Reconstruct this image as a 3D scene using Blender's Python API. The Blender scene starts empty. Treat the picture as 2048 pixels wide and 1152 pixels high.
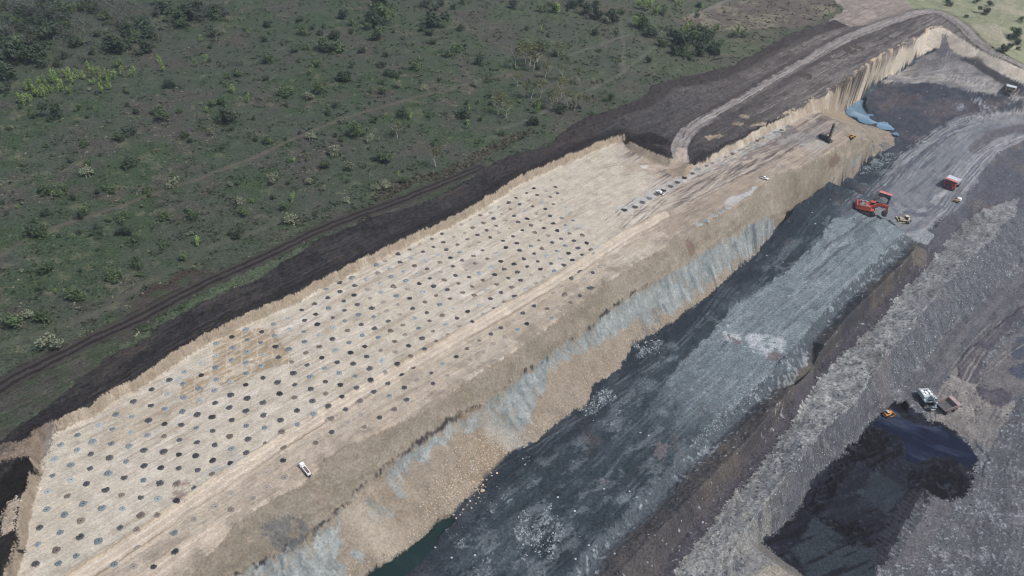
import bpy, bmesh, math, random
import numpy as np
from mathutils import Vector, Matrix
from mathutils.geometry import delaunay_2d_cdt
random.seed(7)
SC = bpy.context.scene
COL = SC.collection
RES_W, RES_H = 2048, 1152

# ------------------------------------------------------------------ camera
F_PX = 1650.0                      # focal length in photo pixels
CAM_H = 253.6                      # metres above the drilled bench (z = 0)
UPC = np.array([0.06846118, -0.7898478, -0.60946987])       # world up seen from the camera (x right, y down, z forward)
FWC = np.array([0., 0., 1.]) - UPC * UPC[2]
FWC /= np.linalg.norm(FWC)
RGC = np.cross(FWC, UPC)
RWC = np.array([RGC, FWC, UPC])    # camera -> world
cam_d = bpy.data.cameras.new('camera')
cam = bpy.data.objects.new('camera', cam_d)
COL.objects.link(cam)
cam_d.sensor_width = 36.0
cam_d.lens = 36.0 * F_PX / RES_W
cam_d.clip_start = 1.0
cam_d.clip_end = 20000.0
RB = RWC @ np.diag([1., -1., -1.])
cam.matrix_world = Matrix(((*RB[0], 0), (*RB[1], 0), (*RB[2], CAM_H), (0, 0, 0, 1)))
SC.camera = cam

def ray(px, py):
    d = RWC @ np.array([(px - 1024) / F_PX, (py - 576) / F_PX, 1.0])
    return d / np.linalg.norm(d)

def at_z(px, py, z):
    d = ray(px, py)
    t = (z - CAM_H) / d[2]
    return np.array([d[0] * t, d[1] * t, z])

U = np.array([math.cos(math.radians(49.1)), math.sin(math.radians(49.1))])   # along the mine strip
V = np.array([U[1], -U[0]])                                                  # across it, towards the pit

# ------------------------------------------------------------------ noise
def _h(ix, iy, seed):
    n = (ix.astype(np.int64) * 374761393 + iy.astype(np.int64) * 668265263 + seed * 974634777) & 0xFFFFFFFF
    n = ((n ^ (n >> 13)) * 1274126177) & 0xFFFFFFFF
    return ((n ^ (n >> 16)) & 0xFFFF).astype(np.float32) / 65535.0

def vn(x, y, seed=0):
    ix = np.floor(x); iy = np.floor(y)
    fx = (x - ix).astype(np.float32); fy = (y - iy).astype(np.float32)
    fx = fx * fx * (3 - 2 * fx); fy = fy * fy * (3 - 2 * fy)
    ix = ix.astype(np.int64); iy = iy.astype(np.int64)
    a = _h(ix, iy, seed); b = _h(ix + 1, iy, seed); c = _h(ix, iy + 1, seed); d = _h(ix + 1, iy + 1, seed)
    return (a + (b - a) * fx) * (1 - fy) + (c + (d - c) * fx) * fy

def fbm(x, y, seed=0, octv=4, gain=0.5):
    s = 0.0; a = 1.0; t = 0.0
    for k in range(octv):
        s = s + a * (vn(x * 2 ** k + 17.3 * k, y * 2 ** k - 9.1 * k, seed + k) * 2 - 1)
        t += a; a *= gain
    return s / t

def sstep(a, b, x):
    t = np.clip((x - a) / (b - a), 0, 1)
    return t * t * (3 - 2 * t)

# ------------------------------------------------------------------ break lines of the terrain (photo pixels + height)
def L(pts, z=None):
    return [at_z(p[0], p[1], p[2] if len(p) > 2 else z) for p in pts]

def offs(line, d, z):
    """the line moved d metres to its right, at height z"""
    a = np.array(line); out = []
    for i in range(len(a)):
        t = a[min(i + 1, len(a) - 1), :2] - a[max(i - 1, 0), :2]
        t /= np.linalg.norm(t) + 1e-9
        out.append(np.array([a[i, 0] + t[1] * d, a[i, 1] - t[0] * d, z]))
    return out

W1 = L([(-10, 1230), (8, 1152), (20, 1110), (33, 1060), (42, 1000), (56, 961), (62, 930), (58, 905), (66, 873), (95, 847), (121, 835),
        (174, 810), (232, 773), (283, 748), (347, 704), (417, 662), (469, 637), (521, 616), (590, 585), (646, 553), (719, 519), (789, 484),
        (858, 453), (921, 425), (962, 399), (997, 378), (1032, 354), (1067, 338), (1119, 316), (1153, 302), (1192, 285), (1223, 272), (1249, 267)], 5)
W1t = offs(W1, 2.4, 0.0)
W1b = L([(1249, 267), (1262, 280), (1285, 294), (1315, 307), (1345, 318)], 5)
W1bt = offs(W1b, 4.0, 0.0)[1:]
RMP = L([(1345, 318, 5), (1362, 322, 4.5), (1378, 328, 5)])
RMPt = L([(1300, 331, 0.3), (1335, 348, 0.4), (1366, 355, 0.4), (1382, 346, 0)])
W2 = L([(1378, 328), (1386, 325), (1415, 314), (1444, 296), (1473, 285), (1493, 271), (1516, 259), (1536, 249), (1567, 234), (1600, 216),
        (1648, 190), (1677, 174), (1697, 161), (1726, 139), (1746, 125), (1775, 108), (1804, 92), (1833, 79), (1859, 59), (1878, 54), (1890, 57)], 5)
W2t = L([(1387, 336, 0), (1415, 328, 0), (1454, 309, 0), (1493, 291, 0), (1512, 281, 0), (1542, 264, 0), (1571, 250, 0), (1612, 231, -1), (1640, 224, -4),
         (1685, 226, -24), (1712, 203, -23), (1742, 176, -22), (1785, 154, -20), (1816, 130, -17), (1843, 112, -12), (1871, 97, -6.5), (1893, 99, -3)])
W3 = L([(1890, 57), (1908, 67), (1925, 79), (1953, 96), (1980, 108), (2009, 120), (2048, 137), (2130, 175), (2300, 250)], 5)
W3t = L([(1893, 99), (1925, 114), (1941, 119), (1964, 127), (1999, 147), (2019, 156), (2048, 168), (2130, 208), (2300, 290)], -2.5)
BC = L([(300, 1240), (382, 1148), (450, 1070), (514, 1016), (597, 972), (650, 925), (700, 893), (754, 864), (844, 824), (893, 790), (940, 758),
        (1014, 712), (1077, 668), (1136, 622), (1181, 590), (1223, 558), (1275, 524), (1350, 482), (1415, 441), (1446, 425), (1483, 404), (1512, 375),
        (1536, 359), (1571, 341), (1600, 333), (1648, 310), (1668, 296), (1690, 284), (1706, 268), (1690, 251), (1665, 238), (1640, 226)], -0.2)
SCP = L([(380, 1240, -12), (469, 1146, -12), (555, 1106, -12), (635, 1057, -11), (692, 1011, -11), (730, 968, -11), (778, 929, -11), (817, 905, -11), (872, 867, -11),
         (917, 836, -11), (962, 808, -11), (1000, 783, -11), (1028, 759, -11), (1060, 741, -11), (1087, 717, -11), (1136, 681, -11), (1188, 648, -11), (1223, 617, -11),
         (1261, 592, -11), (1310, 562, -11), (1350, 541, -11), (1393, 513, -11), (1435, 485, -11), (1487, 454, -11), (1535, 430, -11), (1591, 403, -11), (1626, 384, -11),
         (1660, 354, -11), (1690, 326, -12), (1725, 300, -13), (1745, 282, -14), (1738, 268, -14), (1715, 256, -13)])
SCPt = offs(SCP[:30], 1.6, -14.5)
TOE = L([(640, 1240, -32), (737, 1151, -32), (789, 1120, -32), (844, 1078, -32), (872, 1047, -31.5), (900, 1033, -31), (945, 988, -31), (973, 950, -31), (1004, 922, -31), (1032, 901, -31),
         (1087, 870, -30), (1143, 828, -30), (1171, 811, -30), (1188, 769, -30), (1215, 755, -30), (1240, 738, -30), (1265, 690, -30), (1303, 667, -30), (1348, 644, -30), (1383, 616, -30), (1424, 585, -30),
         (1470, 543, -30), (1515, 505, -30), (1556, 463, -30), (1598, 436, -30), (1643, 401, -30), (1674, 381, -30), (1687, 365, -30), (1709, 355, -30), (1726, 329, -29.5), (1746, 311, -29),
         (1769, 303, -29), (1789, 290, -28), (1785, 266, -27), (1753, 255, -26.5), (1716, 245, -26), (1690, 228, -26)])
G = L([(1068, 1230, -30), (1129, 1151, -30), (1206, 1064, -30), (1275, 1002, -29.5), (1348, 922, -29), (1383, 891, -29), (1428, 849, -29), (1487, 794, -29), (1529, 756, -29), (1570, 717, -29),
       (1612, 661, -29), (1650, 620, -29), (1685, 583, -29), (1723, 547, -29), (1765, 512, -29), (1811, 466, -29)])
Gt = offs(G, 5.0, -33.5)
BRN = L([(1170, 1235, -31), (1230, 1155, -30), (1290, 1088, -29), (1380, 1000, -29), (1460, 920, -28), (1535, 838, -28), (1595, 762, -28), (1652, 688, -28), (1698, 632, -28), (1745, 587, -28),
         (1795, 540, -28), (1832, 498, -29)])
D0 = [(1310, 1225), (1348, 1150), (1400, 1075), (1452, 1011), (1515, 946), (1542, 898), (1591, 839), (1626, 779), (1660, 738), (1713, 686), (1770, 630), (1808, 580),
      (1845, 545), (1880, 505), (1905, 470), (1930, 440)]
DL = L([(x, y, -38 + 5 * max(0, (i - 11)) / 4) for i, (x, y) in enumerate(D0)])
BRF = L([(x - 34, y - 3, -38 + 5 * max(0, (i - 11)) / 4) for i, (x, y) in enumerate(D0)][:-3] )
EL = L([(1410, 1235, -35), (1455, 1120, -34), (1508, 1035, -31), (1556, 971, -30), (1615, 901, -30), (1648, 856, -30), (1683, 828, -30), (1714, 798, -30), (1742, 755, -30), (1757, 732, -30), (1790, 692, -30),
        (1816, 661, -30), (1832, 648, -30), (1843, 623, -30), (1865, 600, -30), (1882, 575, -30), (1912, 547, -29), (1931, 524, -29), (1959, 500, -28), (1992, 475, -27), (2000, 452, -26), (2031, 428, -25), (2120, 360, -22)])
CL = L([(1520, 1086, -47), (1553, 1064, -48), (1591, 1023, -48), (1626, 960, -48), (1671, 919, -48), (1713, 880, -48), (1737, 849, -48), (1761, 828, -48), (1785, 805, -47)])
CE = L([(1520, 1086, -47), (1556, 1115, -48), (1591, 1139, -48), (1640, 1185, -48), (1700, 1240, -48)])
CEt = L([(1508, 1092, -38), (1548, 1124, -38.5), (1584, 1151, -39), (1625, 1200, -39), (1690, 1260, -39)])
FL = L([(1785, 805, -47), (1800, 778, -46), (1822, 752, -45.5), (1835, 734, -45), (1859, 708, -45), (1882, 679, -44.5), (1896, 657, -44), (1937, 631, -43), (1960, 606, -42), (1988, 578, -41),
        (2017, 548, -40), (2048, 512, -39), (2140, 420, -36)])
CR = L([(1785, 805, -47), (1810, 809, -47), (1848, 833, -47), (1890, 848, -47), (1938, 886, -47), (1963, 916, -47), (1945, 941, -47.5), (1935, 975, -47.5), (1917, 1010, -47.5), (1850, 1010, -47.5), (1772, 1121, -48), (1740, 1200, -48)])
RR = L([(2048, 560, -41), (2000, 640, -43), (1940, 720, -45), (1990, 800, -45), (2060, 780, -43), (2048, 900, -44), (2060, 1152, -45), (1900, 1152, -47)])
RD = L([(1905, 470, -33), (1860, 470, -31), (1800, 415, -30), (1780, 370, -29.5), (1790, 330, -29), (1848, 290, -27), (1900, 255, -24.5), (1960, 235, -22), (2048, 225, -20), (2160, 215, -19)])
RD2 = L([(1850, 410, -30), (1890, 380, -29), (1930, 330, -27), (1970, 295, -25), (2048, 268, -22), (2160, 250, -20)])
RD3 = L([(1960, 420, -29), (1975, 370, -28), (2000, 320, -25), (2048, 290, -23), (2160, 275, -21)])
PF = L([(1760, 168, -23), (1800, 152, -19.5), (1830, 158, -15), (1870, 168, -12.5), (1905, 173, -11.5), (1960, 182, -10.5), (2048, 198, -10), (2160, 215, -10)])
PV = L([(1716, 236, -26.5), (1745, 248, -27), (1775, 258, -27), (1810, 272, -27), (1835, 280, -27)])
PM = L([(1790, 205, -22.5), (1840, 220, -21.5), (1890, 222, -20.5), (1940, 215, -20)])
LINES = [W1, W1t, W1b, W1bt, RMP, RMPt, W2, W2t, W3, W3t, BC, SCP, SCPt, TOE, G, Gt, BRN, DL, BRF, EL, CL, CE, CEt, FL, CR, RD, RD2, RD3, PF, PV, PM]

def build_tin():
    pts = []; zs = []; edges = []
    key = {}
    def vid(p):
        k = (round(float(p[0]), 2), round(float(p[1]), 2))
        if k not in key:
            key[k] = len(pts); pts.append(Vector((k[0], k[1]))); zs.append(float(p[2]))
        return key[k]
    for ln in LINES:
        ids = [vid(p) for p in ln]
        edges += [(a, b) for a, b in zip(ids, ids[1:]) if a != b]
    for p in RR:
        vid(p)
    # the plain all round (z about 5-7) and the strip's run-out beyond the frame
    for p in ((-3000, -800, 6), (-3000, 7000, 9), (6000, 7000, 9), (6000, -800, -30), (0, -800, -20), (-1200, 300, 6), (-900, 1300, 8), (0, 1300, 7), (900, 1500, 7), (1800, 1500, 6),
              (-400, 200, 6), (-700, 700, 7), (-200, 800, 6), (300, 1100, 6), (560, 1010, 6), (1500, 900, 0), (-300, 60, 5), (-60, 40, 0), (150, 60, -35), (350, 80, -42), (560, 300, -40), (800, 600, -25)):
        vid(p)
    nat = [(-200, 700), (0, 560), (100, 500), (300, 400), (500, 300), (700, 330), (900, 250), (1100, 150), (1300, 100), (1500, 40), (1800, -30), (2000, 60), (300, 100), (800, 60), (1100, 330 - 60)]
    for i, (x, y) in enumerate(nat):
        vid(at_z(x, y, 5.5 + (i % 3) * .3))
    out = delaunay_2d_cdt(pts, edges, [], 0, 1e-4)
    v2, e2, f2, ov = out[0], out[1], out[2], out[3]
    z2 = np.zeros(len(v2)); have = np.zeros(len(v2), bool)
    for i, o in enumerate(ov):
        if len(o):
            z2[i] = max(zs[k] for k in o) if len(o) > 1 else zs[o[0]]; have[i] = True
    P = np.array([(p[0], p[1]) for p in v2])
    A = np.array([(p[0], p[1]) for p in pts]); Z = np.array(zs)
    for i in np.nonzero(~have)[0]:
        d = np.hypot(*(A - P[i]).T); k = np.argsort(d)[:3]; w = 1 / (d[k] + .01)
        z2[i] = (Z[k] * w).sum() / w.sum()
    return P, z2, np.array([f for f in f2 if len(f) == 3])

# ------------------------------------------------------------------ the terrain grid (finer near the camera, coarse beyond the view)
NC, NR = 1330, 930
_yn, _yf = 118.0, 1010.0
rows_y = CAM_H * np.tan(np.linspace(math.atan(_yn / CAM_H), math.atan(_yf / CAM_H), NR))
rows_y = np.r_[np.linspace(-700, 105, 14), rows_y, np.geomspace(1025, 6500, 22)]
cols_s = np.r_[-np.geomspace(3, 0.02, 14), np.linspace(0, 1, NC), 1 + np.geomspace(0.02, 3, 14)]

def xl(y): return -161 - 0.5465 * (np.clip(y, 118, None) - 150) - 45
def xr(y): return 195 + 0.44 * (np.clip(y, 118, None) - 185) + 45

GY = np.repeat(rows_y[:, None], len(cols_s), 1)
GX = xl(GY) + cols_s[None, :] * (xr(GY) - xl(GY))

def tin_to_grid():
    P, z, T = build_tin()
    Z = np.full(GX.shape, 5.0)
    for t in T:
        p = P[t]; y0, y1 = p[:, 1].min(), p[:, 1].max()
        r0 = np.searchsorted(rows_y, y0); r1 = np.searchsorted(rows_y, y1, 'right')
        if r1 <= r0: continue
        sub_x = GX[r0:r1]; 
        x0, x1 = p[:, 0].min(), p[:, 0].max()
        cm = (sub_x >= x0) & (sub_x <= x1)
        cc = np.nonzero(cm.any(0))[0]
        if not len(cc): continue
        c0, c1 = cc[0], cc[-1] + 1
        x = GX[r0:r1, c0:c1]; y = GY[r0:r1, c0:c1]
        d = (p[1, 1] - p[2, 1]) * (p[0, 0] - p[2, 0]) + (p[2, 0] - p[1, 0]) * (p[0, 1] - p[2, 1])
        if abs(d) < 1e-9: continue
        a = ((p[1, 1] - p[2, 1]) * (x - p[2, 0]) + (p[2, 0] - p[1, 0]) * (y - p[2, 1])) / d
        b = ((p[2, 1] - p[0, 1]) * (x - p[2, 0]) + (p[0, 0] - p[2, 0]) * (y - p[2, 1])) / d
        c = 1 - a - b
        m = (a >= -1e-6) & (b >= -1e-6) & (c >= -1e-6)
        Z[r0:r1, c0:c1][m] = (a * z[t[0]] + b * z[t[1]] + c * z[t[2]])[m]
    for _ in range(2):                                    # round the creases a little
        Z[1:-1, 1:-1] = (Z[1:-1, 1:-1] * 2 + Z[:-2, 1:-1] + Z[2:, 1:-1] + Z[1:-1, :-2] + Z[1:-1, 2:]) / 6
    return Z

GZ = tin_to_grid()

def z_at(x, y):
    r = np.interp(y, rows_y, np.arange(len(rows_y)))
    s = (x - xl(y)) / (xr(y) - xl(y))
    c = np.interp(s, cols_s, np.arange(len(cols_s)))
    r0 = np.clip(np.floor(r).astype(int), 0, GZ.shape[0] - 2); c0 = np.clip(np.floor(c).astype(int), 0, GZ.shape[1] - 2)
    fr = r - r0; fc = c - c0
    return (GZ[r0, c0] * (1 - fc) + GZ[r0, c0 + 1] * fc) * (1 - fr) + (GZ[r0 + 1, c0] * (1 - fc) + GZ[r0 + 1, c0 + 1] * fc) * fr

def hit(px, py):
    """the point of the terrain seen at a photo pixel"""
    d = ray(px, py)
    t = np.linspace((16 - CAM_H) / d[2], (-58 - CAM_H) / d[2], 700)
    X = d[0] * t; Y = d[1] * t; Zr = CAM_H + d[2] * t
    g = Zr - z_at(X, Y)
    k = int(np.argmax(g < 0)) if (g < 0).any() else len(t) - 1
    if k > 0:
        f = g[k - 1] / (g[k - 1] - g[k] + 1e-12)
        tt = t[k - 1] + f * (t[k] - t[k - 1])
    else: tt = t[0]
    x, y = d[0] * tt, d[1] * tt
    return np.array([x, y, float(z_at(np.array([x]), np.array([y]))[0])])

def hits(pts):
    return np.array([hit(*p)[:2] for p in pts])

def inside(poly, x, y):
    m = np.zeros(x.shape, bool)
    bx0, by0 = poly.min(0); bx1, by1 = poly.max(0)
    k = np.nonzero(((x >= bx0) & (x <= bx1) & (y >= by0) & (y <= by1)).ravel())[0]
    if not len(k): return m
    xx = x.ravel()[k]; yy = y.ravel()[k]; r = np.zeros(len(k), bool)
    n = len(poly)
    for i in range(n):
        x0, y0 = poly[i]; x1, y1 = poly[(i + 1) % n]
        if y0 == y1: continue
        c = ((y0 > yy) != (y1 > yy)) & (xx < (x1 - x0) * (yy - y0) / (y1 - y0) + x0)
        r ^= c
    m.ravel()[k] = r
    return m

def near_line(line, x, y):
    """distance in metres to a polyline, and the signed side (right positive)"""
    best = np.full(x.shape, 1e9)
    for (x0, y0), (x1, y1) in zip(line, line[1:]):
        dx, dy = x1 - x0, y1 - y0; l2 = dx * dx + dy * dy + 1e-9
        t = np.clip(((x - x0) * dx + (y - y0) * dy) / l2, 0, 1)
        best = np.minimum(best, np.hypot(x - x0 - t * dx, y - y0 - t * dy))
    return best
# ------------------------------------------------------------------ relief and ground colours (albedo of each kind of ground, in places with light and shade painted in)
def xy(line): return np.array(line)[:, :2]
def belt(a, b): return np.vstack([xy(a), xy(b)[::-1]])

X, Y = GX, GY
UU = X * U[0] + Y * U[1]
VV = X * V[0] + Y * V[1]
N6 = fbm(X / 6, Y / 6, 11, 4); N6b = fbm(X / 6, Y / 6, 23, 4)
N25 = fbm(X / 25, Y / 25, 31, 4); N25b = fbm(X / 25, Y / 25, 43, 3)
N2 = fbm(X / 1.8, Y / 1.8, 53, 3); N2b = fbm(X / 1.8, Y / 1.8, 61, 2)
NST = fbm(UU / 38, VV / 2.6, 71, 4)            # streaks along the strip (machine tracks)
NST2 = fbm(UU / 16, VV / 1.3, 83, 3)
NFL = fbm(UU / 2.6, VV / 20, 91, 4)            # streaks down the faces
NFL2 = fbm(UU / 7, VV / 30, 97, 3)
WN = np.random.default_rng(5).random(X.shape).astype(np.float32) - .5
WM_ = np.random.default_rng(6).random(X.shape).astype(np.float32) - .5
N08 = fbm(X / .75, Y / .75, 241, 2)
NLY = fbm(UU / 30, VV / 1.4, 251, 3)           # layers along the faces
NSP = fbm((UU + 2.5 * N6) / 2.4, VV / 13, 261, 4)           # spikes down the faces

def warp(a6, a25, a2):
    return X + N6 * a6 + N25 * a25 + N2 * a2, Y + N6b * a6 + N25b * a25 + N2b * a2

def mask(poly, a6=2.0, a25=0.0, a2=0.8, a0=None):
    wx, wy = warp(a6, a25, a2)
    a0 = min(a6, 2.0) * .9 if a0 is None else a0
    wx = wx + WN * a0; wy = wy + WM_ * a0
    return inside(np.asarray(poly), wx, wy)

def pmask(px_pts, **k): return mask(hits(px_pts), **k)

def line_dist(line, rad, a6=0.6, a25=0.0, a2=0.3):
    """distance to a line for the points within rad of it, else large"""
    line = np.asarray(line)
    D = np.full(X.shape, 1e6)
    g = rad + 2 * (a6 + a25 + a2) + .5
    for (x0, y0), (x1, y1) in zip(line, line[1:]):
        ya, yb = min(y0, y1) - g, max(y0, y1) + g
        r0 = max(np.searchsorted(rows_y, ya) - 1, 0); r1 = min(np.searchsorted(rows_y, yb) + 1, X.shape[0])
        if r1 <= r0: continue
        xa, xb = min(x0, x1) - g, max(x0, x1) + g
        ss = [(q - xl(rows_y[r])) / (xr(rows_y[r]) - xl(rows_y[r])) for r in (r0, r1 - 1) for q in (xa, xb)]
        c0 = max(np.searchsorted(cols_s, min(ss)) - 1, 0); c1 = min(np.searchsorted(cols_s, max(ss)) + 1, X.shape[1])
        if c1 <= c0: continue
        w = np.s_[r0:r1, c0:c1]
        x = X[w] + N6[w] * a6 + N25[w] * a25 + N2[w] * a2; y = Y[w] + N6b[w] * a6 + N25b[w] * a25 + N2b[w] * a2
        dx, dy = x1 - x0, y1 - y0; l2 = dx * dx + dy * dy + 1e-9
        t = np.clip(((x - x0) * dx + (y - y0) * dy) / l2, 0, 1)
        D[w] = np.minimum(D[w], np.hypot(x - x0 - t * dx, y - y0 - t * dy))
    return D

def ruts(px_pts, n, spread, cols, strength, where, width=.65, gauge=2.4, seed=0, wob=.5):
    """wheel tracks that follow a course, each at its own wandering offset"""
    r = random.Random(seed); base = smooth_line(hits(px_pts), 5)
    T = np.gradient(base, axis=0); T /= np.linalg.norm(T, axis=1, keepdims=True) + 1e-9; Nn = np.c_[T[:, 1], -T[:, 0]]
    m = len(base); s = np.arange(m)
    for k in range(n):
        o = r.uniform(-spread, spread); ph = r.uniform(0, 6.28); fr = r.uniform(.5, 1.6); a0 = r.randint(0, m // 3); b0 = r.randint(2 * m // 3, m)
        if b0 - a0 < 4: a0, b0 = 0, m
        off = o + wob * spread * .5 * np.sin(ph + fr * s / m * 6.28)
        c = r.choice(cols)
        for g in (-gauge / 2, gauge / 2):
            d = line_dist((base + Nn * (off + g)[:, None])[a0:b0], 2, a6=.25, a2=.2)
            mix(where & (d < width), c, sstep(width, width * .4, d) * strength * r.uniform(.5, 1) * sstep(-.45, .15, N6b + .4 * N25))

def smooth_line(p, n=6):
    p = np.asarray(p, float); out = []
    for i in range(len(p) - 1):
        a, b, c, d = p[max(i - 1, 0)], p[i], p[i + 1], p[min(i + 2, len(p) - 1)]
        for k in range(n):
            t = k / n
            out.append(.5 * (2 * b + (c - a) * t + (2 * a - 5 * b + 4 * c - d) * t * t + (3 * b - a - 3 * c + d) * t ** 3))
    out.append(p[-1]); return np.array(out)

ZONES = ['scrub_ground', 'stripped_ground', 'bench_floor', 'highwall_terrain', 'pit_floor', 'spoil_terrain', 'coal_floor', 'haul_road', 'dirt_track', 'ramp_road']
ZID = {n: i for i, n in enumerate(ZONES)}
zone = np.zeros(X.shape, np.int8)
C = np.zeros(X.shape + (3,), np.float32)
DZ = np.zeros(X.shape, np.float32)

def mix(m, colour, w=1.0):
    w = np.clip(np.asarray(w, np.float32) * m, 0, 1)[..., None]
    C[:] = C * (1 - w) + np.array(colour, np.float32) * w

ALL = np.ones(X.shape, bool)
def u_of(px, py, z=0):
    p = at_z(px, py, z); return p[0] * U[0] + p[1] * U[1]

# ---- scrub
mix(ALL, (.053, .064, .045))
mix(ALL, (.042, .062, .034), sstep(-.1, .45, N25 + .5 * N6))
mix(ALL, (.065, .062, .052), sstep(.05, .5, N25b - .2 * N25 + .5 * N6b) * .9)
mix(ALL, (.120, .125, .078), sstep(.2, .6, N25 * .3 + N6b * .8 + N2 * .3) * .6)
mix(ALL, (.030, .040, .024), sstep(.3, .6, N2 + .6 * N6) * .5)
# grass towards the far right, its sunlit brightness put into the colour
far = sstep(-150, 380, X * .75 + (Y - 560) * .55)
mix(ALL, (.125, .125, .085), far * (.35 + .35 * N25))
east = pmask([(1700, -260), (1760, -60), (1789, 0), (1830, 21), (1880, 25), (1925, 50), (1960, 85), (2048, 135), (2200, 210), (2400, -40), (2500, -260)], a6=2, a25=3)
mix(east, (.235, .245, .150), .85 + .4 * N6)
mix(east, (.30, .275, .20), sstep(.1, .5, N25 + .4 * N6b) * .8)
cleared = pmask([(1345, 40), (1430, 12), (1500, -20), (1700, -30), (1690, 0), (1660, 24), (1648, 40), (1600, 55), (1500, 58), (1430, 62), (1380, 58)], a6=5)
mix(cleared, (.115, .092, .080), .75 + .5 * NST)
mix(cleared, (.20, .185, .13), sstep(.15, .5, N25 + .6 * N6b) * .7)
upper = pmask([(1640, -30), (1700, -25), (1789, -20), (1830, 21), (1800, 34), (1740, 53), (1690, 62), (1648, 48), (1690, 20)], a6=3)
mix(upper, (.225, .190, .165), .9)
mix(upper, (.30, .26, .22), sstep(0, .5, N6 + NST) * .7)
zone[upper] = ZID['stripped_ground']
DZ += .35 * N6 + .12 * N2

# ---- dirt tracks through the scrub
def track(px_pts, colour, w, strength=.85, zid='dirt_track', ruts=False):
    ln = smooth_line(hits(px_pts))
    d = line_dist(ln, w + 3)
    m = d < w / 2
    mix(ALL, colour, strength * sstep(w * .75, w * .3, d) * (.8 + .4 * N6))
    if ruts: mix(ALL, np.array(colour) * .55, .6 * ((d > w * .2) & (d < w * .36)))
    if zid: zone[m] = ZID[zid]
    return ln
track([(-30, 528), (0, 512), (60, 475), (180, 432), (250, 409), (330, 380), (400, 357), (455, 335), (520, 310), (600, 272), (680, 240), (760, 215), (850, 190), (930, 170), (1000, 152), (1050, 140)], (.115, .092, .076), 2.8, .6)
track([(997, 260), (1056, 240), (1100, 217), (1143, 196), (1192, 174), (1240, 149), (1265, 128), (1310, 94)], (.115, .120, .092), 3.0, .6)
track([(1136, 111), (1192, 92), (1265, 68)], (.125, .13, .105), 3.0, .55)
track([(1232, 20), (1240, 45), (1247, 90), (1247, 145)], (.12, .12, .10), 3.0, .5)
track([(-20, 700), (60, 672), (139, 647), (208, 620), (278, 574), (330, 547), (375, 529), (417, 495), (486, 474), (560, 442)], (.095, .096, .068), 3.6, .4)
track([(2020, -6), (2048, 4), (2100, 22)], (.20, .18, .16), 5, .9)
track([(1380, 34), (1430, 12), (1470, -6)], (.17, .16, .14), 4, .7)
mix(line_dist(hits([(1049, 267), (1010, 285), (960, 308), (938, 326), (880, 350), (823, 361), (760, 395)]), 12) < 4.5, (.080, .078, .054), .4 + .6 * N2)
mix(pmask([(300, 575), (350, 555), (372, 543), (420, 540), (424, 556), (350, 590), (320, 600), (262, 640), (255, 620)], a6=4), (.048, .034, .030), .9)

# ---- stripped topsoil: near black in the near left, grey brown towards the far end
STRIP_TOP = [(-40, 905), (60, 838), (120, 790), (174, 745), (215, 713), (243, 703), (305, 672), (312, 658), (347, 637), (382, 616), (451, 585), (514, 557), (556, 529), (618, 495),
             (628, 481), (700, 453), (737, 436), (803, 418), (865, 399), (900, 378), (962, 344), (1015, 312), (1094, 295), (1136, 257), (1171, 236), (1206, 226), (1240, 215), (1285, 198),
             (1299, 184), (1303, 174), (1327, 167), (1350, 160), (1383, 148), (1435, 141), (1462, 134), (1515, 107), (1556, 80), (1619, 56), (1665, 40), (1700, 54), (1740, 48), (1800, 30), (1835, 20)]
ring = [(1880, 24), (1922, 48), (1955, 80), (2000, 108), (2048, 133), (2140, 178)]
stripped = np.vstack([hits(STRIP_TOP + ring), xy(W3)[::-1], xy(W2)[::-1], xy(RMP)[::-1], xy(W1b)[::-1], xy(W1)[::-1], hits([(-80, 1235)])])
ms = mask(stripped, a6=.9, a2=.5)
side = pmask([(-40, 780), (20, 742), (52, 722), (121, 689), (174, 672), (226, 644), (271, 602), (347, 564), (417, 541), (424, 557), (521, 515), (590, 481), (642, 456), (700, 432), (790, 400), (868, 372),
              (900, 365), (905, 374), (865, 399), (803, 418), (700, 444), (640, 470), (590, 492), (521, 528), (424, 572), (330, 618), (300, 640), (226, 703), (100, 800), (-40, 905)], a6=3)
mix(side & ~ms, (.055, .048, .042), .8 + .5 * N6)
mix(side & ~ms, (.042, .058, .032), sstep(.0, .5, N25 + N6) * .7)
zone[side] = ZID['stripped_ground']
grassy = pmask([(226, 703), (300, 655), (380, 610), (424, 575), (520, 530), (600, 496), (640, 472), (618, 495), (556, 529), (514, 557), (451, 585), (382, 616), (312, 658), (300, 680), (243, 705)], a6=3)
mix(grassy & ~ms, (.068, .085, .052), .8 + .5 * N2)
zone[ms] = ZID['stripped_ground']
tb = sstep(u_of(1180, 300, 5), u_of(1620, 120, 5), UU + 14 * N25)
mix(ms, (.025, .024, .024))
mix(ms, (.045, .038, .033), sstep(.0, .55, N25 + .6 * N6) * .8)
mix(ms, (.168, .150, .138), tb * (.85 + .5 * NST))
mix(ms, (.058, .051, .048), tb * sstep(.0, .35, NST + .35 * N25 + .3 * NST2) * .85)
mix(ms, (.22, .195, .175), sstep(.2, .5, NST2 + .4 * N25b) * tb * .8)
mix(ms, (.085, .080, .078), (1 - tb) * sstep(u_of(1150, 300, 5), u_of(1330, 240, 5), UU) * (.6 + .5 * NST))
bank = line_dist(hits([(1000, 345), (1100, 290), (1190, 240), (1240, 222), (1290, 203), (1330, 170), (1420, 155), (1500, 123), (1560, 92), (1620, 66), (1690, 44)]), 20, a6=2)
mix(ms & (bank < 12), (.040, .034, .032), sstep(11, 6, bank) * .9)
DZ += ms * (sstep(12, 3, bank) * 1.1 + .45 * N2 + .3 * NST + .3 * N6)
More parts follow.
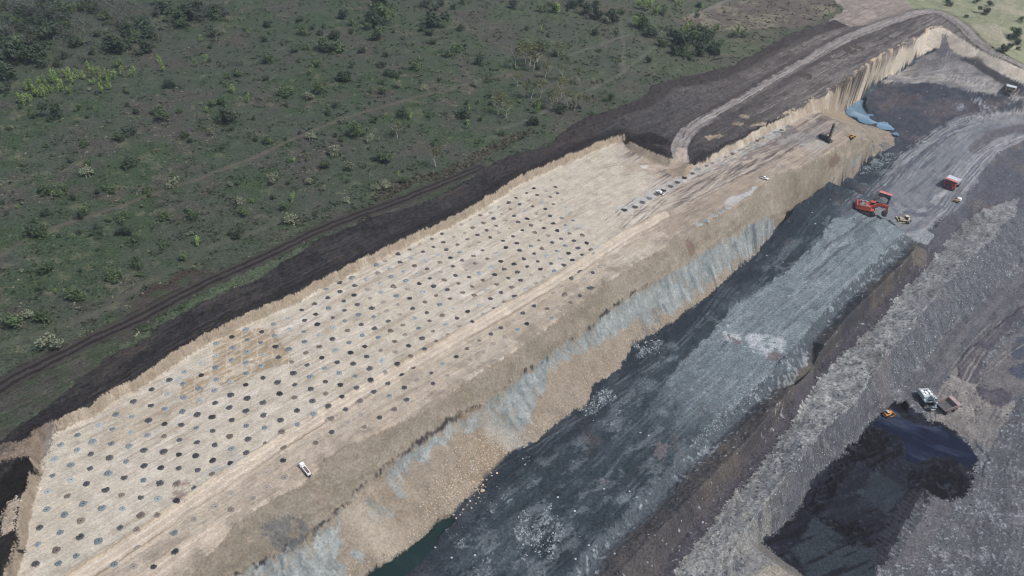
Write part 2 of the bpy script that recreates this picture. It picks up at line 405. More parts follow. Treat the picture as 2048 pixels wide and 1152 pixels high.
mix(ms, (.052, .044, .040), (1 - tb) * sstep(.15, .5, N2 + .6 * N6) * .6); mix(ms, (.012, .011, .011), (1 - tb) * sstep(.2, .55, N2b + .4 * NST) * .6)
dark_edge = line_dist(np.vstack([xy(W1)[3:], xy(W1b)]), 14)
mix(ms & (dark_edge < 9), (.020, .018, .018), sstep(9, 3, dark_edge) * .8)
mix(pmask([(1242, 266), (1262, 272), (1300, 262), (1345, 285), (1352, 318), (1340, 320), (1300, 306), (1275, 290)], a6=2) & ms, (.020, .018, .018), .9)
mix(pmask([(1374, 330), (1392, 306), (1430, 298), (1500, 262), (1560, 232), (1570, 236), (1516, 262), (1444, 299), (1400, 322)], a6=2) & ms, (.026, .024, .024), .9)
mix(pmask([(1300, 290), (1330, 276), (1352, 285), (1350, 305), (1325, 298)], a6=2), (.27, .225, .175), .75 * sstep(-.1, .3, NFL))
# bare yellow scrapes and scooped pits in the strip
for c in ([(1483, 228), (1500, 232), (1497, 238), (1478, 233)], [(1411, 274), (1440, 268), (1448, 272), (1415, 280)], [(1505, 248), (1535, 246), (1530, 252), (1500, 254)], [(1466, 244), (1490, 247), (1484, 252), (1464, 249)]):
    mix(pmask(c, a6=1.0), (.29, .23, .165), .9)
for c in ([(1682, 93), (1700, 96), (1722, 101), (1727, 95), (1715, 89), (1697, 91), (1722, 98), (1708, 110), (1690, 103)], [(1590, 146), (1612, 145), (1625, 150), (1618, 158), (1600, 154)]):
    m = pmask(c, a6=.5); mix(m, (.062, .048, .042), .9); DZ -= m * 1.2

# the haul road that runs along the strip and its ruts
ROAD1 = [(1362, 318), (1358, 296), (1366, 276), (1385, 256), (1410, 240), (1445, 222), (1500, 190), (1560, 154), (1620, 119), (1680, 83), (1740, 58), (1800, 37), (1845, 24), (1885, 27), (1925, 52), (1955, 83), (2000, 110), (2048, 134), (2140, 178)]
rl = smooth_line(hits(ROAD1)); d1 = line_dist(rl, 26)
mix(d1 < 11, (.050, .044, .042), sstep(11, 6.5, d1) * (.6 + .4 * NST))
mix(d1 < 5.4, (.245, .222, .205), .85 + .3 * NST2)
mix((d1 > 1.6) & (d1 < 2.5), (.12, .105, .097), .7)
zone[d1 < 5.4] = ZID['haul_road']
ring_out = line_dist(smooth_line(hits([(1880, 25), (1922, 48), (1955, 80), (2000, 107), (2048, 131)])), 8)
for pts, w, c in (([(1400, 262), (1460, 222), (1530, 180), (1600, 142), (1680, 98), (1760, 68), (1800, 45)], 3.6, (.048, .043, .042)),
                  ([(1440, 232), (1520, 205), (1580, 160), (1620, 130)], 2.6, (.05, .045, .045)),
                  ([(1560, 122), (1620, 100), (1690, 66), (1740, 44), (1810, 28)], 3, (.06, .052, .048)),
                  ([(1590, 140), (1640, 122), (1700, 116), (1735, 113), (1752, 92), (1765, 74), (1790, 62), (1800, 48)], 2.4, (.055, .05, .048)),
                  ([(1735, 113), (1770, 90), (1812, 62), (1830, 42)], 2.4, (.06, .055, .05)),
                  ([(1640, 152), (1690, 124), (1720, 118)], 1.8, (.07, .065, .06))):
    d = line_dist(smooth_line(hits(pts)), 8); mix(ms & (d < w), c, sstep(w, w * .35, d) * .8 * (np.abs(np.sin(d * 2.2)) * .5 + .5))
DKR, LTR = [(.050, .044, .042), (.065, .057, .053), (.085, .075, .068)], [(.25, .228, .208), (.30, .275, .25)]
ruts([(1362, 300), (1385, 258), (1445, 222), (1500, 190), (1560, 154), (1620, 119), (1680, 83), (1740, 58), (1800, 37)], 16, 17, DKR, .85, ms, seed=1)
ruts([(1390, 270), (1445, 236), (1500, 206), (1560, 172), (1620, 140), (1680, 108), (1750, 80), (1820, 50)], 14, 15, DKR + LTR[:1], .7, ms, seed=2)
ruts([(1360, 255), (1430, 205), (1500, 160), (1570, 120), (1640, 80), (1700, 62)], 10, 12, DKR, .6, ms, seed=3)
ruts(ROAD1, 4, 3.0, LTR, .8, d1 < 6, seed=4)
ruts([(1845, 26), (1885, 29), (1925, 54), (1955, 85), (2000, 112), (2048, 136)], 4, 3, DKR, .7, ms, seed=5)
ruts([(120, 800), (260, 712), (420, 622), (590, 545), (760, 460), (920, 385), (1080, 310), (1200, 252)], 14, 13, [(.020, .019, .019), (.050, .045, .043), (.043, .042, .044)], .7, ms, seed=6)
# the black twin-lane track beside the scrub
trk = smooth_line(hits([(-30, 800), (20, 762), (100, 722), (200, 672), (278, 637), (350, 598), (424, 560), (521, 517), (590, 484), (642, 459), (700, 436), (790, 404), (870, 372), (960, 335)]))
dt = line_dist(trk, 10, a6=.3)
mix(dt < 4.2, (.046, .040, .036), .9); mix((dt > .9) & (dt < 2.6), (.019, .016, .016), .9)
zone[dt < 4.0] = ZID['dirt_track']
mix((dt > 4.2) & (dt < 6) & ~ms, (.030, .027, .022), sstep(-.2, .3, N2) * .8)

# ---- what lies under everything inside the mine
inner = np.vstack([xy(W1), xy(W1b), xy(RMP), xy(W2), xy(W3), hits([(2300, 600), (2300, 1240), (300, 1245)])])
mi = mask(inner, a6=.5, a2=.3)
mix(mi, (.27, .22, .16)); zone[mi] = ZID['highwall_terrain']
pitside = np.vstack([xy(SCP)[:30], hits([(2048, 420), (2300, 420), (2300, 1240), (380, 1240)])])
mi2 = mask(pitside, a6=.5); mix(mi2, (.17, .168, .162)); zone[mi2] = ZID['spoil_terrain']

# ---- the drilled bench
bench = np.vstack([xy(W1t), xy(W1bt), xy(RMPt)[1:], xy(W2t)[:9], xy(BC)[::-1][1:], ])
mb = mask(bench, a6=.5, a2=.3)
zone[mb] = ZID['bench_floor']
mix(mb, (.412, .370, .298))
mix(mb, (.465, .424, .358), sstep(-.1, .5, N25 + .3 * NST) * .7)
mix(mb, (.315, .260, .188), sstep(.10, .45, NST * .7 + .6 * N25b) * .6)
mix(mb, (.260, .205, .150), sstep(.28, .58, NST2 + .6 * N25) * .5)
mix(mb, (.53, .48, .40), sstep(.4, .65, NST2 - .5 * N25) * .5)
# second half of the bench: brown and dark streaks along the strip
t2 = sstep(-16, 16, (UU - u_of(1330, 400)) + 12 * N25 + .55 * (VV - (at_z(1330, 400, 0)[:2] @ V)))
mix(mb, (.300, .250, .205), t2 * .9)
mix(mb, (.095, .078, .072), t2 * sstep(-.05, .3, NST + .35 * N25) * .9)
mix(mb, (.40, .345, .285), t2 * sstep(.1, .45, NST2 - .2 * NST) * .8)
mix(mb, (.33, .335, .325), t2 * sstep(.12, .4, N25b * .8 + .5 * N6) * sstep(u_of(1450, 330), u_of(1520, 330), UU) * .75)
mix(pmask([(1500, 300), (1560, 268), (1620, 250), (1640, 244), (1700, 262), (1640, 280), (1560, 300)], a6=4) & mb, (.19, .165, .15), .6)
mix(pmask([(1395, 395), (1440, 372), (1500, 362), (1515, 366), (1480, 390), (1430, 412), (1380, 445), (1330, 478), (1320, 470)], a6=5) & mb, (.125, .10, .093), .75)
mix(pmask([(1420, 340), (1470, 308), (1530, 280), (1580, 250), (1600, 262), (1530, 300), (1460, 345)], a6=5) & mb, (.105, .088, .085), .7)
ruts([(1250, 475), (1330, 425), (1400, 385), (1470, 345), (1540, 305), (1620, 262)], 26, 24, [(.42, .365, .30), (.095, .08, .073), (.12, .10, .09), (.36, .32, .275), (.10, .083, .076)], .75, mb, seed=7)
ruts([(200, 960), (400, 840), (600, 730), (800, 620), (1000, 505), (1180, 400)], 16, 55, [(.36, .31, .245), (.52, .48, .42)], .6, mb, seed=8)
ruts([(1200, 350), (1250, 338), (1290, 336), (1340, 330)], 6, 7, [(.33, .27, .20), (.26, .21, .16)], .8, mb, seed=9)
# the band outside the lower track is greyer and more churned
RD_B = smooth_line(hits([(90, 1200), (180, 1140), (300, 1062), (400, 993), (500, 928), (600, 862), (700, 800), (800, 742), (900, 685), (1000, 628), (1100, 570), (1180, 520), (1240, 480), (1290, 452), (1330, 430)]))
db = line_dist(RD_B, 60, a6=.3)
low = mask(np.vstack([RD_B, xy(BC)[::-1][2:]]), a6=1) & mb
mix(low, (.335, .275, .210), .55 + .4 * N25)
mix(low, (.25, .21, .165), sstep(.1, .5, N6 + .5 * NST) * .6)
mix((db < 4.3) & mb, (.445, .375, .290), sstep(4.3, 3.2, db))
mix((db > 1.0) & (db < 1.9) & mb, (.53, .465, .38), .8)
mix((db > 3.0) & (db < 4.0) & mb, (.27, .215, .145), .7 * sstep(-.3, .3, N25 + NST))
DZ += ((db > 3.2) & (db < 4.6) & mb) * .35
zone[(db < 3.4) & mb] = ZID['dirt_track']
db2 = line_dist(smooth_line(hits([(250, 1190), (312, 1144), (380, 1094), (450, 1046), (521, 1002)])), 8, a6=.3)
mix((db2 < 3.5) & mb, (.42, .35, .27), .8); mix((db2 > 1) & (db2 < 2) & mb, (.50, .43, .35), .7)
# scraped, brown chequered patch and other stains
patch = pmask([(424, 668), (470, 660), (540, 655), (553, 672), (583, 715), (575, 728), (505, 745), (455, 770), (440, 772), (424, 745), (395, 805), (362, 806), (362, 762), (425, 740)], a6=.8)
mix(patch & mb, (.285, .225, .150), .95 * sstep(-.9, -.1, N6 + .6 * N2 + .5 * NST))
mix(patch & mb, (.42, .36, .28), sstep(.1, .3, fbm(UU / 6, VV / .9, 131, 2)) * .8)
cdir = np.array([math.cos(math.radians(-72.1)), math.sin(math.radians(-72.1))]); CQ = X * cdir[1] - Y * cdir[0]
mix(patch & mb, (.42, .37, .30), (np.abs(((CQ + 1.2 * N6) / 6.5) % 1 - .5) < .04) * sstep(-.4, .1, N25b + N6) * .8)
for c, colr in (([(330, 758), (372, 752), (372, 765), (330, 768)], (.33, .34, .32)), ([(920, 530), (965, 510), (1000, 508), (965, 540), (930, 545)], (.34, .30, .25)), ([(1115, 460), (1160, 448), (1180, 452), (1140, 466)], (.34, .34, .32)),
                ([(1175, 500), (1200, 490), (1212, 495), (1185, 508)], (.35, .36, .35)), ([(420, 940), (480, 915), (500, 918), (440, 948), (385, 958)], (.33, .32, .29)), ([(355, 965), (385, 958), (370, 1000), (345, 1000)], (.21, .155, .13)),
                ([(1230, 415), (1262, 402), (1320, 372), (1400, 336), (1412, 340), (1330, 388), (1262, 424), (1240, 425)], (.36, .36, .34)), ([(1392, 345), (1460, 316), (1520, 286), (1560, 266), (1565, 270), (1480, 315), (1400, 352)], (.30, .305, .29))):
    mix(pmask(c, a6=2.2) & mb, colr, .8 * sstep(-.5, .25, N6 + .7 * N2))
for c in ([(1245, 332), (1282, 318), (1310, 316), (1330, 326), (1300, 336), (1262, 340)], [(1300, 340), (1340, 342), (1380, 345), (1376, 355), (1340, 362), (1310, 352)]):
    mix(pmask(c, a6=3) & mb, (.33, .26, .185), .7 * sstep(-.3, .3, N6 + NFL))
RMPR = smooth_line(hits([(1362, 300), (1362, 318), (1350, 326), (1320, 333), (1294, 336)])); dr = line_dist(RMPR, 8, a6=.3)
mix(dr < 3.6, (.36, .30, .24), .9); zone[dr < 3.4] = ZID['ramp_road']
m = pmask([(1280, 331), (1297, 332), (1296, 338), (1284, 337)], a6=.8); mix(m, (.52, .50, .47), .9)
DZ += mb * (.10 * NST + .05 * N2 + .18 * t2 * NST2) - mb * patch * .2

# ---- the faces above and below the bench
wall = [belt(W1, W1t), belt(W1b, W1bt), belt(W2, W2t), belt(W3, W3t)]
mw = np.zeros(X.shape, bool)
for i, w in enumerate(wall):
    m = mask(w, a6=.6, a2=.4); mw |= m
    mix(m, (.285, .236, .175))
    mix(m, (.37, .318, .250), sstep(.0, .5, NFL + .3 * N25) * .8)
    mix(m, (.21, .165, .115), sstep(.12, .45, (.4 if i >= 2 else 1) * NFL - .2 * N25b + (.5 * N2 if i >= 2 else 0)) * .7)
    if i >= 2: mix(m, (.50, .45, .365), .6 * sstep(-.4, .3, N25 + .5 * NFL)); mix(m, (.56, .50, .41), .6 * sstep(u_of(1700, 170, 0), u_of(1850, 80, 0), UU))
    if i == 3: mix(m, (.33, .27, .205), .6 * sstep(u_of(1930, 90, 0), u_of(2048, 150, 0), X * .9 + Y * -.1 + (u_of(1930, 90, 0) - (at_z(1930, 90, 0)[0] * .9 - at_z(1930, 90, 0)[1] * .1))))
zone[mw] = ZID['highwall_terrain']
DZ += mw * (.18 * NFL + .28 * N2 + .25 * N6)
w2d = line_dist(xy(W2), 14, a6=.5)
mix((w2d < 3.5) & (zone == ZID['stripped_ground']) & (UU > u_of(1560, 240, 5)), (.40, .32, .22), sstep(.0, .4, N6 + N2))
for c in ([(1655, 182), (1672, 170), (1700, 152), (1730, 136), (1736, 140), (1700, 164), (1665, 188)],):
    mix(pmask(c, a6=2), (.055, .045, .04), .8)
endspill = pmask([(66, 863), (10, 890), (-20, 905), (-10, 925), (36, 918), (58, 912), (92, 930), (85, 905), (95, 880), (120, 850), (110, 842)], a6=3)
mix(endspill, (.20, .155, .115), .85); mix(endspill, (.06, .05, .045), sstep(.0, .4, N6) * .8)
mix(pmask([(88, 878), (98, 848), (118, 845), (108, 875), (92, 912), (80, 910)], a6=2), (.14, .125, .12), .8)
hollow = pmask([(6, 948), (37, 919), (58, 917), (64, 935), (58, 958), (46, 980), (17, 1004), (2, 1050), (-30, 1040), (-20, 965)], a6=2)
mix(hollow, (.012, .011, .010), .95); DZ -= hollow * 1.6
mix(pmask([(8, 1035), (20, 1005), (42, 995), (38, 1025), (33, 1060), (12, 1068), (0, 1075)], a6=2), (.33, .275, .21), .9)
mix(pmask([(0, 1075), (30, 1065), (26, 1095), (10, 1152), (-30, 1180)], a6=2), (.02, .018, .016), .9)
mix(pmask([(34, 1098), (50, 1094), (52, 1106), (38, 1110)], a6=1), (.02, .02, .018), .95)
m = pmask([(1245, 276), (1254, 276), (1257, 287), (1247, 288)], a6=1); mix(m, (.025, .022, .02), .95)

slope = mask(belt(BC, SCP), a6=1.0)
zone[slope] = ZID['highwall_terrain']
mix(slope, (.232, .202, .160))
mix(slope, (.290, .256, .208), sstep(.0, .5, N6 + .4 * N25 + .3 * NFL) * .7)
mix(slope, (.172, .142, .104), sstep(.08, .45, NLY + .4 * N2 + .2 * NFL) * .65); mix(slope, (.17, .135, .095), sstep(.35, .6, N2 + .5 * N08) * .5)
mix(slope, (.185, .162, .124), sstep(.1, .5, N25b + .5 * N6) * .6)
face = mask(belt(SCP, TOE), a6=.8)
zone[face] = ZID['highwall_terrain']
mix(face, (.245, .208, .162))
mix(face, (.290, .252, .203), sstep(.1, .5, NFL2 + .5 * N25) * .6)
mix(face, (.190, .158, .118), sstep(.1, .5, NFL2 - .4 * N25b + .3 * N6) * .55)
def blue(px, k=1.0):
    sx = V[0] * 3.2 * NSP; sy = V[1] * 3.2 * NSP
    m = inside(hits(px), X + N6 * 1.2 + sx + WN * 1.2, Y + N6b * 1.2 + sy + WM_ * 1.2) & face
    mix(m, (.222, .245, .236), .92 * k)
    mix(m, (.135, .160, .163), sstep(.0, .4, NSP + .25 * NFL + .5 * N2) * .75 * k)
    mix(m, (.33, .35, .335), sstep(.1, .5, N2 - .4 * NSP + .5 * N25) * .6 * k); mix(m, (.26, .225, .17), sstep(.3, .6, N6b + .5 * N2b) * .4 * k)
blue([(380, 1240), (470, 1146), (556, 1106), (635, 1058), (690, 1012), (676, 1040), (672, 1075), (690, 1090), (668, 1120), (700, 1152), (690, 1240)])
blue([(735, 1010), (752, 1008), (785, 1020), (790, 1040), (760, 1050), (738, 1035)], .7)
blue([(765, 945), (778, 929), (817, 905), (872, 866), (917, 834), (945, 845), (938, 862), (905, 872), (872, 892), (845, 930), (826, 925), (800, 960), (815, 985), (800, 998), (778, 970)])
blue([(905, 846), (962, 808), (1000, 783), (1028, 759), (1060, 741), (1087, 717), (1136, 681), (1188, 648), (1223, 617), (1261, 592), (1310, 562), (1350, 541), (1393, 513), (1435, 485), (1487, 454), (1535, 430), (1591, 403), (1626, 384), (1640, 390),
      (1605, 422), (1556, 461), (1515, 490), (1470, 528), (1440, 548), (1417, 574), (1358, 622), (1310, 645), (1275, 640), (1240, 666), (1206, 690), (1170, 704), (1120, 722), (1098, 735), (1094, 768), (1070, 800), (1062, 830), (1058, 852), (1035, 868), (1040, 892), (1000, 880), (985, 862), (945, 849)])
blue([(995, 880), (1040, 872), (1045, 896), (1015, 897)], .6)
blue([(935, 930), (955, 918), (962, 930), (945, 945)], .7)
blue([(700, 1112), (726, 1110), (726, 1132), (712, 1130)], .9)
blue([(1698, 300), (1712, 298), (1722, 310), (1718, 325), (1705, 322)], .8)
lower = line_dist(xy(TOE), 12, a6=1)
mix(face & (lower < 8), (.10, .115, .13), sstep(.1, .5, NFL) * sstep(u_of(1240, 720, -30), u_of(1330, 660, -30), UU) * .85)
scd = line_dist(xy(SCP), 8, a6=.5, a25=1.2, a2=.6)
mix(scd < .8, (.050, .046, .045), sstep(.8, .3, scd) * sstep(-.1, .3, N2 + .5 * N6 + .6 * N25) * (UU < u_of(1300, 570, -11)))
for (fx, fy), fh, fr in (((985, 905), 3.6, 17), ((940, 935), 2.8, 13), ((1160, 790), 2.6, 14), ((1260, 690), 2.2, 11), ((800, 1060), 3.0, 15), ((720, 1110), 3.0, 14), ((1330, 640), 1.8, 9), ((1480, 525), 1.8, 9), ((880, 985), 2.6, 14)):
    q = hit(fx, fy); d = np.hypot(X - q[0] + 1.5 * N6, Y - q[1] + 1.5 * N6b)
    DZ += (face & (d < fr)) * fh * np.clip(1 - d / fr, 0, 1) ** 1.3
DZ += face * .55 * NLY * sstep(20, 8, line_dist(xy(SCP), 24))
lip = line_dist(xy(BC), 20, a6=3, a2=1)
mix((lip < 7) & (slope | mb), (.225, .192, .148), sstep(7, 2, lip) * sstep(-.3, .3, N6 + .5 * N2) * .7)
mix((slope | face) & (fbm(UU / 9, VV / 9, 271, 4) > .22), (.205, .165, .118), .55 * sstep(-.2, .3, N2 + N08))
mix(slope, (.34, .30, .245), sstep(.45, .7, N08 + .4 * N2) * .5)
fan = line_dist(hits([(945, 849), (965, 880), (985, 915), (985, 950)]), 30, a6=5); mix(face & (fan < 17), (.24, .185, .125), sstep(17, 6, fan) * sstep(-.5, .2, N6 + .3 * NFL2) * .55)
fan2 = line_dist(hits([(700, 1010), (740, 1060), (790, 1110)]), 20, a6=4); mix(face & (fan2 < 9), (.36, .315, .25), sstep(9, 3, fan2) * .6)
dust = line_dist(hits([(985, 868), (1010, 885), (1040, 893)]), 16, a6=3); mix(face & (dust < 8), (.285, .262, .225), sstep(8, 1, dust) * .8)
rock = pmask([(525, 1052), (545, 1040), (620, 1038), (640, 1055), (600, 1085), (556, 1104), (530, 1085)], a6=2); mix(rock, (.115, .118, .115), .85 * sstep(-.6, .1, N2 + N6))
for c in ([(1655, 318), (1668, 310), (1680, 320), (1672, 335), (1660, 338)], [(1370, 480), (1382, 478), (1392, 505), (1378, 508)]):
    mix(pmask(c, a6=1.5), (.14, .095, .075), .7)
mp = pmask([(1450, 404), (1462, 393), (1490, 388), (1510, 372), (1514, 374), (1500, 392), (1470, 408), (1452, 412)], a6=.8); mix(mp, (.37, .36, .35), .9)
DZ += slope * (.30 * NFL2 + .12 * NFL + .35 * N6 + .22 * N2 + .3 * NLY) + face * (.6 * NFL2 + .3 * NFL + .2 * N2 + .2 * N6)
DZ += (scd < 3) * .7 * N2

# ---- the floor of the pit
pit = np.vstack([xy(TOE), xy(W2t)[9:][::1], xy(W3t), hits([(2140, 260), (2140, 400), (2060, 440), (1990, 440)]), xy(DL)[::-1], hits([(1250, 1240)])])
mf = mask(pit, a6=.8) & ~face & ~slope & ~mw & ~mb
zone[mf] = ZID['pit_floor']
mix(mf, (.032, .043, .051))
mix(mf, (.066, .082, .093), sstep(-.1, .5, .6 * NST + .8 * N25 + .3 * N6) * .75)
mix(mf, (.019, .024, .031), sstep(.15, .5, .6 * NST2 + .6 * N25b + .3 * N6b) * .7)
rub = sstep(.12, .45, N2 + .4 * N6) * sstep(.05, .45, N25 + .4 * N25b)
mix(mf, (.24, .27, .29), rub * sstep(-.1, .4, N08) * .75)
mix(mf, (.15, .172, .185), sstep(.12, .5, fbm(UU / 11 + .5 * N25, VV / 4.5 + .4 * N25b, 281, 5) + .25 * N08) * .55)
mix(mf, (.085, .075, .074), sstep(.3, .55, fbm(X / 14, Y / 14, 291, 3)) * .45)
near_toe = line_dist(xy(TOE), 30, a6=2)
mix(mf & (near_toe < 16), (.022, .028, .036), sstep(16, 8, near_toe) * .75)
grey = pmask([(1706, 416), (1660, 449), (1640, 481), (1598, 519), (1563, 547), (1522, 578), (1476, 609), (1435, 645), (1400, 690), (1350, 740), (1310, 800), (1260, 870), (1240, 920), (1290, 985), (1348, 922), (1383, 891), (1428, 849), (1487, 794), (1529, 756), (1570, 717), (1612, 661), (1650, 620), (1685, 583), (1723, 547), (1765, 512), (1811, 466), (1768, 438), (1735, 425)], a6=1.2, a25=2)
gt = sstep(u_of(1290, 930, -30), u_of(1480, 700, -30), UU + 14 * N25 + 6 * N6)
gm = grey & mf
mix(gm, (.165, .196, .207), gt * (.88 + .3 * NST) + (1 - gt) * .30 * sstep(-.2, .4, N25b + .5 * N6))
mix(gm, (.080, .097, .108), sstep(.05, .45, .6 * NST + .5 * N25 + .3 * N6) * (.25 + .5 * gt))
mix(gm, (.225, .25, .26), sstep(.2, .5, NST2 + .4 * N25b) * gt * .6)
mix(pmask([(1440, 648), (1475, 655), (1500, 670), (1540, 668), (1575, 678), (1570, 702), (1545, 722), (1500, 700), (1465, 695), (1445, 670)], a6=3) & mf, (.36, .375, .385), .8 * sstep(-.15, .2, N6 + .5 * N2))
for c in ([(1455, 668), (1475, 680), (1490, 684), (1468, 690)], [(1545, 702), (1566, 705), (1560, 722), (1535, 720)], [(1312, 890), (1330, 884), (1340, 892), (1322, 918), (1308, 912)], [(1195, 955), (1206, 958), (1203, 968)]):
    mix(pmask(c, a6=1.5) & mf, (.135, .115, .118), .85)
for pts in ([(1700, 462), (1740, 430)], [(1712, 466), (1752, 438)], [(1650, 495), (1690, 470), (1722, 445)], [(1610, 560), (1660, 515), (1700, 490)]):
    d = line_dist(hits(pts), 4, a6=.5); mix(mf & (d < .9), (.075, .085, .10), .75)
wet = [[(1420, 880), (1470, 860), (1440, 900)], [(1040, 1060), (1130, 1000), (1160, 1040), (1080, 1090)]]
white = pmask([(1050, 1040), (1100, 1020), (1130, 1060), (1090, 1120), (1030, 1110)], a6=6) | pmask([(1150, 820), (1210, 770), (1230, 790), (1180, 830)], a6=5) | pmask([(1270, 690), (1310, 670), (1330, 690), (1280, 720)], a6=4) | pmask([(1710, 350), (1760, 310), (1800, 302), (1790, 320), (1730, 350)], a6=4) | pmask([(1490, 770), (1530, 750), (1520, 780), (1470, 830), (1400, 900), (1390, 880)], a6=3) | pmask([(1040, 915), (1055, 912), (1052, 935)], a6=2)
mix(white & mf, (.105, .126, .136), .6 * sstep(-.3, .3, N6)); mix(white & mf, (.25, .28, .295), .7 * sstep(.1, .45, N08 + .6 * N2 + .3 * N6))
dkp = line_dist(hits([(1435, 480), (1480, 560), (1440, 620), (1380, 690), (1300, 760), (1200, 850), (1080, 960), (960, 1080)]), 40, a6=3)
# roads of the pit
PR1 = smooth_line(hits([(1690, 420), (1760, 390), (1800, 352), (1830, 318), (1865, 285), (1900, 262), (1960, 240), (2048, 228), (2140, 220)]))
dp = line_dist(PR1, 60, a6=1)
ur = pmask([(1770, 350), (1800, 312), (1850, 282), (1900, 250), (1960, 232), (2048, 222), (2140, 215), (2140, 270), (2048, 275), (2010, 290), (1975, 330), (1935, 390), (1925, 410), (1880, 440), (1850, 465), (1810, 466), (1780, 440), (1730, 425), (1755, 395)], a6=2)
mix(ur & mf, (.165, .172, .182), .9)
mix(ur & mf, (.225, .222, .222), sstep(.0, .5, N25 + NST * .5) * .7)
mix(ur & mf, (.075, .082, .10), sstep(.15, .45, fbm(UU / 45, VV / 4, 171, 3)) * .75)
zone[ur & mf] = ZID['haul_road']
for pts, w, c in (([(1690, 425), (1745, 392), (1775, 362), (1810, 330), (1850, 300), (1885, 272), (1925, 256)], 6.5, (.068, .076, .092)), ([(1768, 384), (1790, 415), (1830, 428), (1870, 420), (1890, 395)], 6, (.075, .082, .10)),
                  ([(1880, 392), (1920, 355), (1950, 320), (1985, 295), (2048, 272)], 2.2, (.28, .28, .28)), ([(1925, 386), (1960, 340), (1985, 310), (2048, 278)], 2.0, (.26, .26, .265)), ([(1850, 284), (1900, 255), (1960, 233), (2048, 224)], 2.2, (.29, .285, .28)),
                  ([(1950, 300), (1990, 268), (2048, 255)], 7, (.09, .082, .088)), ([(1805, 330), (1860, 288), (1900, 268), (1960, 247)], 1.5, (.24, .25, .255)), ([(1775, 350), (1840, 298), (1870, 280)], 1.4, (.26, .26, .26))):
    d = line_dist(smooth_line(hits(pts)), 12, a6=1); mix(mf & (d < w), c, sstep(w, w * .5, d) * .8)
pale = pmask([(1760, 168), (1800, 140), (1850, 112), (1880, 100), (1893, 76), (1900, 100), (1925, 118), (1990, 160), (2048, 190), (2140, 235), (2140, 215), (2048, 205), (1985, 188), (1905, 175), (1850, 165), (1820, 170), (1780, 175)], a6=3)
mix(pale & mf, (.23, .215, .20), .85 + .3 * N25)
mix(pale & mf, (.32, .30, .27), sstep(.0, .4, N25b + .5 * fbm(X / 20, Y / 3, 181, 3)) * .8)
mix(pale & mf, (.10, .105, .115), sstep(.15, .4, fbm(X / 16, Y / 2.4, 187, 3)) * .6)
dkend = line_dist(hits([(1930, 120), (1950, 124), (1990, 152), (2020, 172), (2060, 195)]), 12, a6=2); mix(dkend < 6, (.050, .046, .048), sstep(6, 3, dkend) * .9)
chute = pmask([(1886, 70), (1896, 70), (1900, 96), (1915, 112), (1870, 112), (1880, 92)], a6=.8); mix(chute, (.115, .115, .122), .9); zone[chute] = ZID['pit_floor']
dark2 = pmask([(1720, 205), (1760, 170), (1800, 165), (1850, 165), (1905, 175), (1985, 188), (2048, 204), (2048, 222), (1960, 233), (1900, 252), (1850, 280), (1800, 310), (1770, 300), (1740, 250), (1725, 240), (1730, 215)], a6=2.5)
mix(dark2 & mf, (.048, .053, .066), .88); mix(dark2 & mf, (.095, .078, .080), sstep(.0, .45, N25 + .5 * fbm(X / 10, Y / 3, 191, 3)) * .7)
mix(pmask([(1945, 195), (1955, 194), (1982, 215), (1970, 218), (1950, 205)], a6=1.5) & mf, (.30, .32, .335), .8 * sstep(-.2, .2, N2))
mix(pmask([(1910, 205), (1925, 203), (1935, 222), (1918, 225)], a6=2) & mf, (.22, .24, .26), .7 * sstep(-.2, .3, N2))
right_dark = pmask([(1925, 410), (1960, 350), (1995, 305), (2048, 282), (2140, 270), (2140, 380), (2048, 425), (2010, 440), (1960, 455), (1900, 470), (1870, 460), (1890, 435)], a6=3)
mix(right_dark & mf, (.098, .098, .112), .85); mix(right_dark & mf, (.13, .115, .105), sstep(.1, .5, N25) * .7)
zone[mf & right_dark] = ZID['pit_floor']
mix(pmask([(1836, 488), (1866, 456), (1900, 436), (1925, 430), (1900, 480), (1865, 525), (1848, 530)], a6=3) & mf, (.082, .080, .090), .9)
trib = pmask([(1811, 466), (1850, 458), (1870, 470), (1852, 490), (1838, 486)], a6=1); mix(trib, (.24, .255, .265), .8)
DZ += mf * (.28 * NST + .20 * N2 + .35 * N6) - gm * gt * (.2 * N6 + .2 * NST)
DZ += (white & mf) * .35 * N2

GYR = [(.25, .255, .26), (.27, .272, .272), (.06, .068, .085), (.08, .088, .104)]
ruts([(1700, 425), (1760, 392), (1800, 352), (1830, 318), (1865, 287), (1900, 262), (1960, 240), (2048, 228)], 12, 9, GYR, .7, mf, seed=10)
ruts([(1768, 384), (1785, 412), (1825, 432), (1870, 424), (1905, 380), (1940, 335), (1980, 300), (2048, 272)], 14, 8, GYR, .8, mf, seed=11)
ruts([(1895, 100), (1885, 125), (1900, 145), (1950, 160), (2010, 175), (2048, 190)], 12, 10, [(.10, .10, .105), (.34, .32, .295)], .7, mf, seed=12)
ruts([(1810, 160), (1850, 130), (1885, 120), (1900, 100)], 6, 5, [(.085, .088, .095)], .8, mf, seed=13)
ruts([(980, 1090), (1100, 980), (1250, 850), (1400, 720), (1520, 590), (1620, 500), (1700, 430)], 12, 26, [(.10, .12, .135), (.030, .036, .047), (.13, .15, .165)], .4, mf, seed=14)
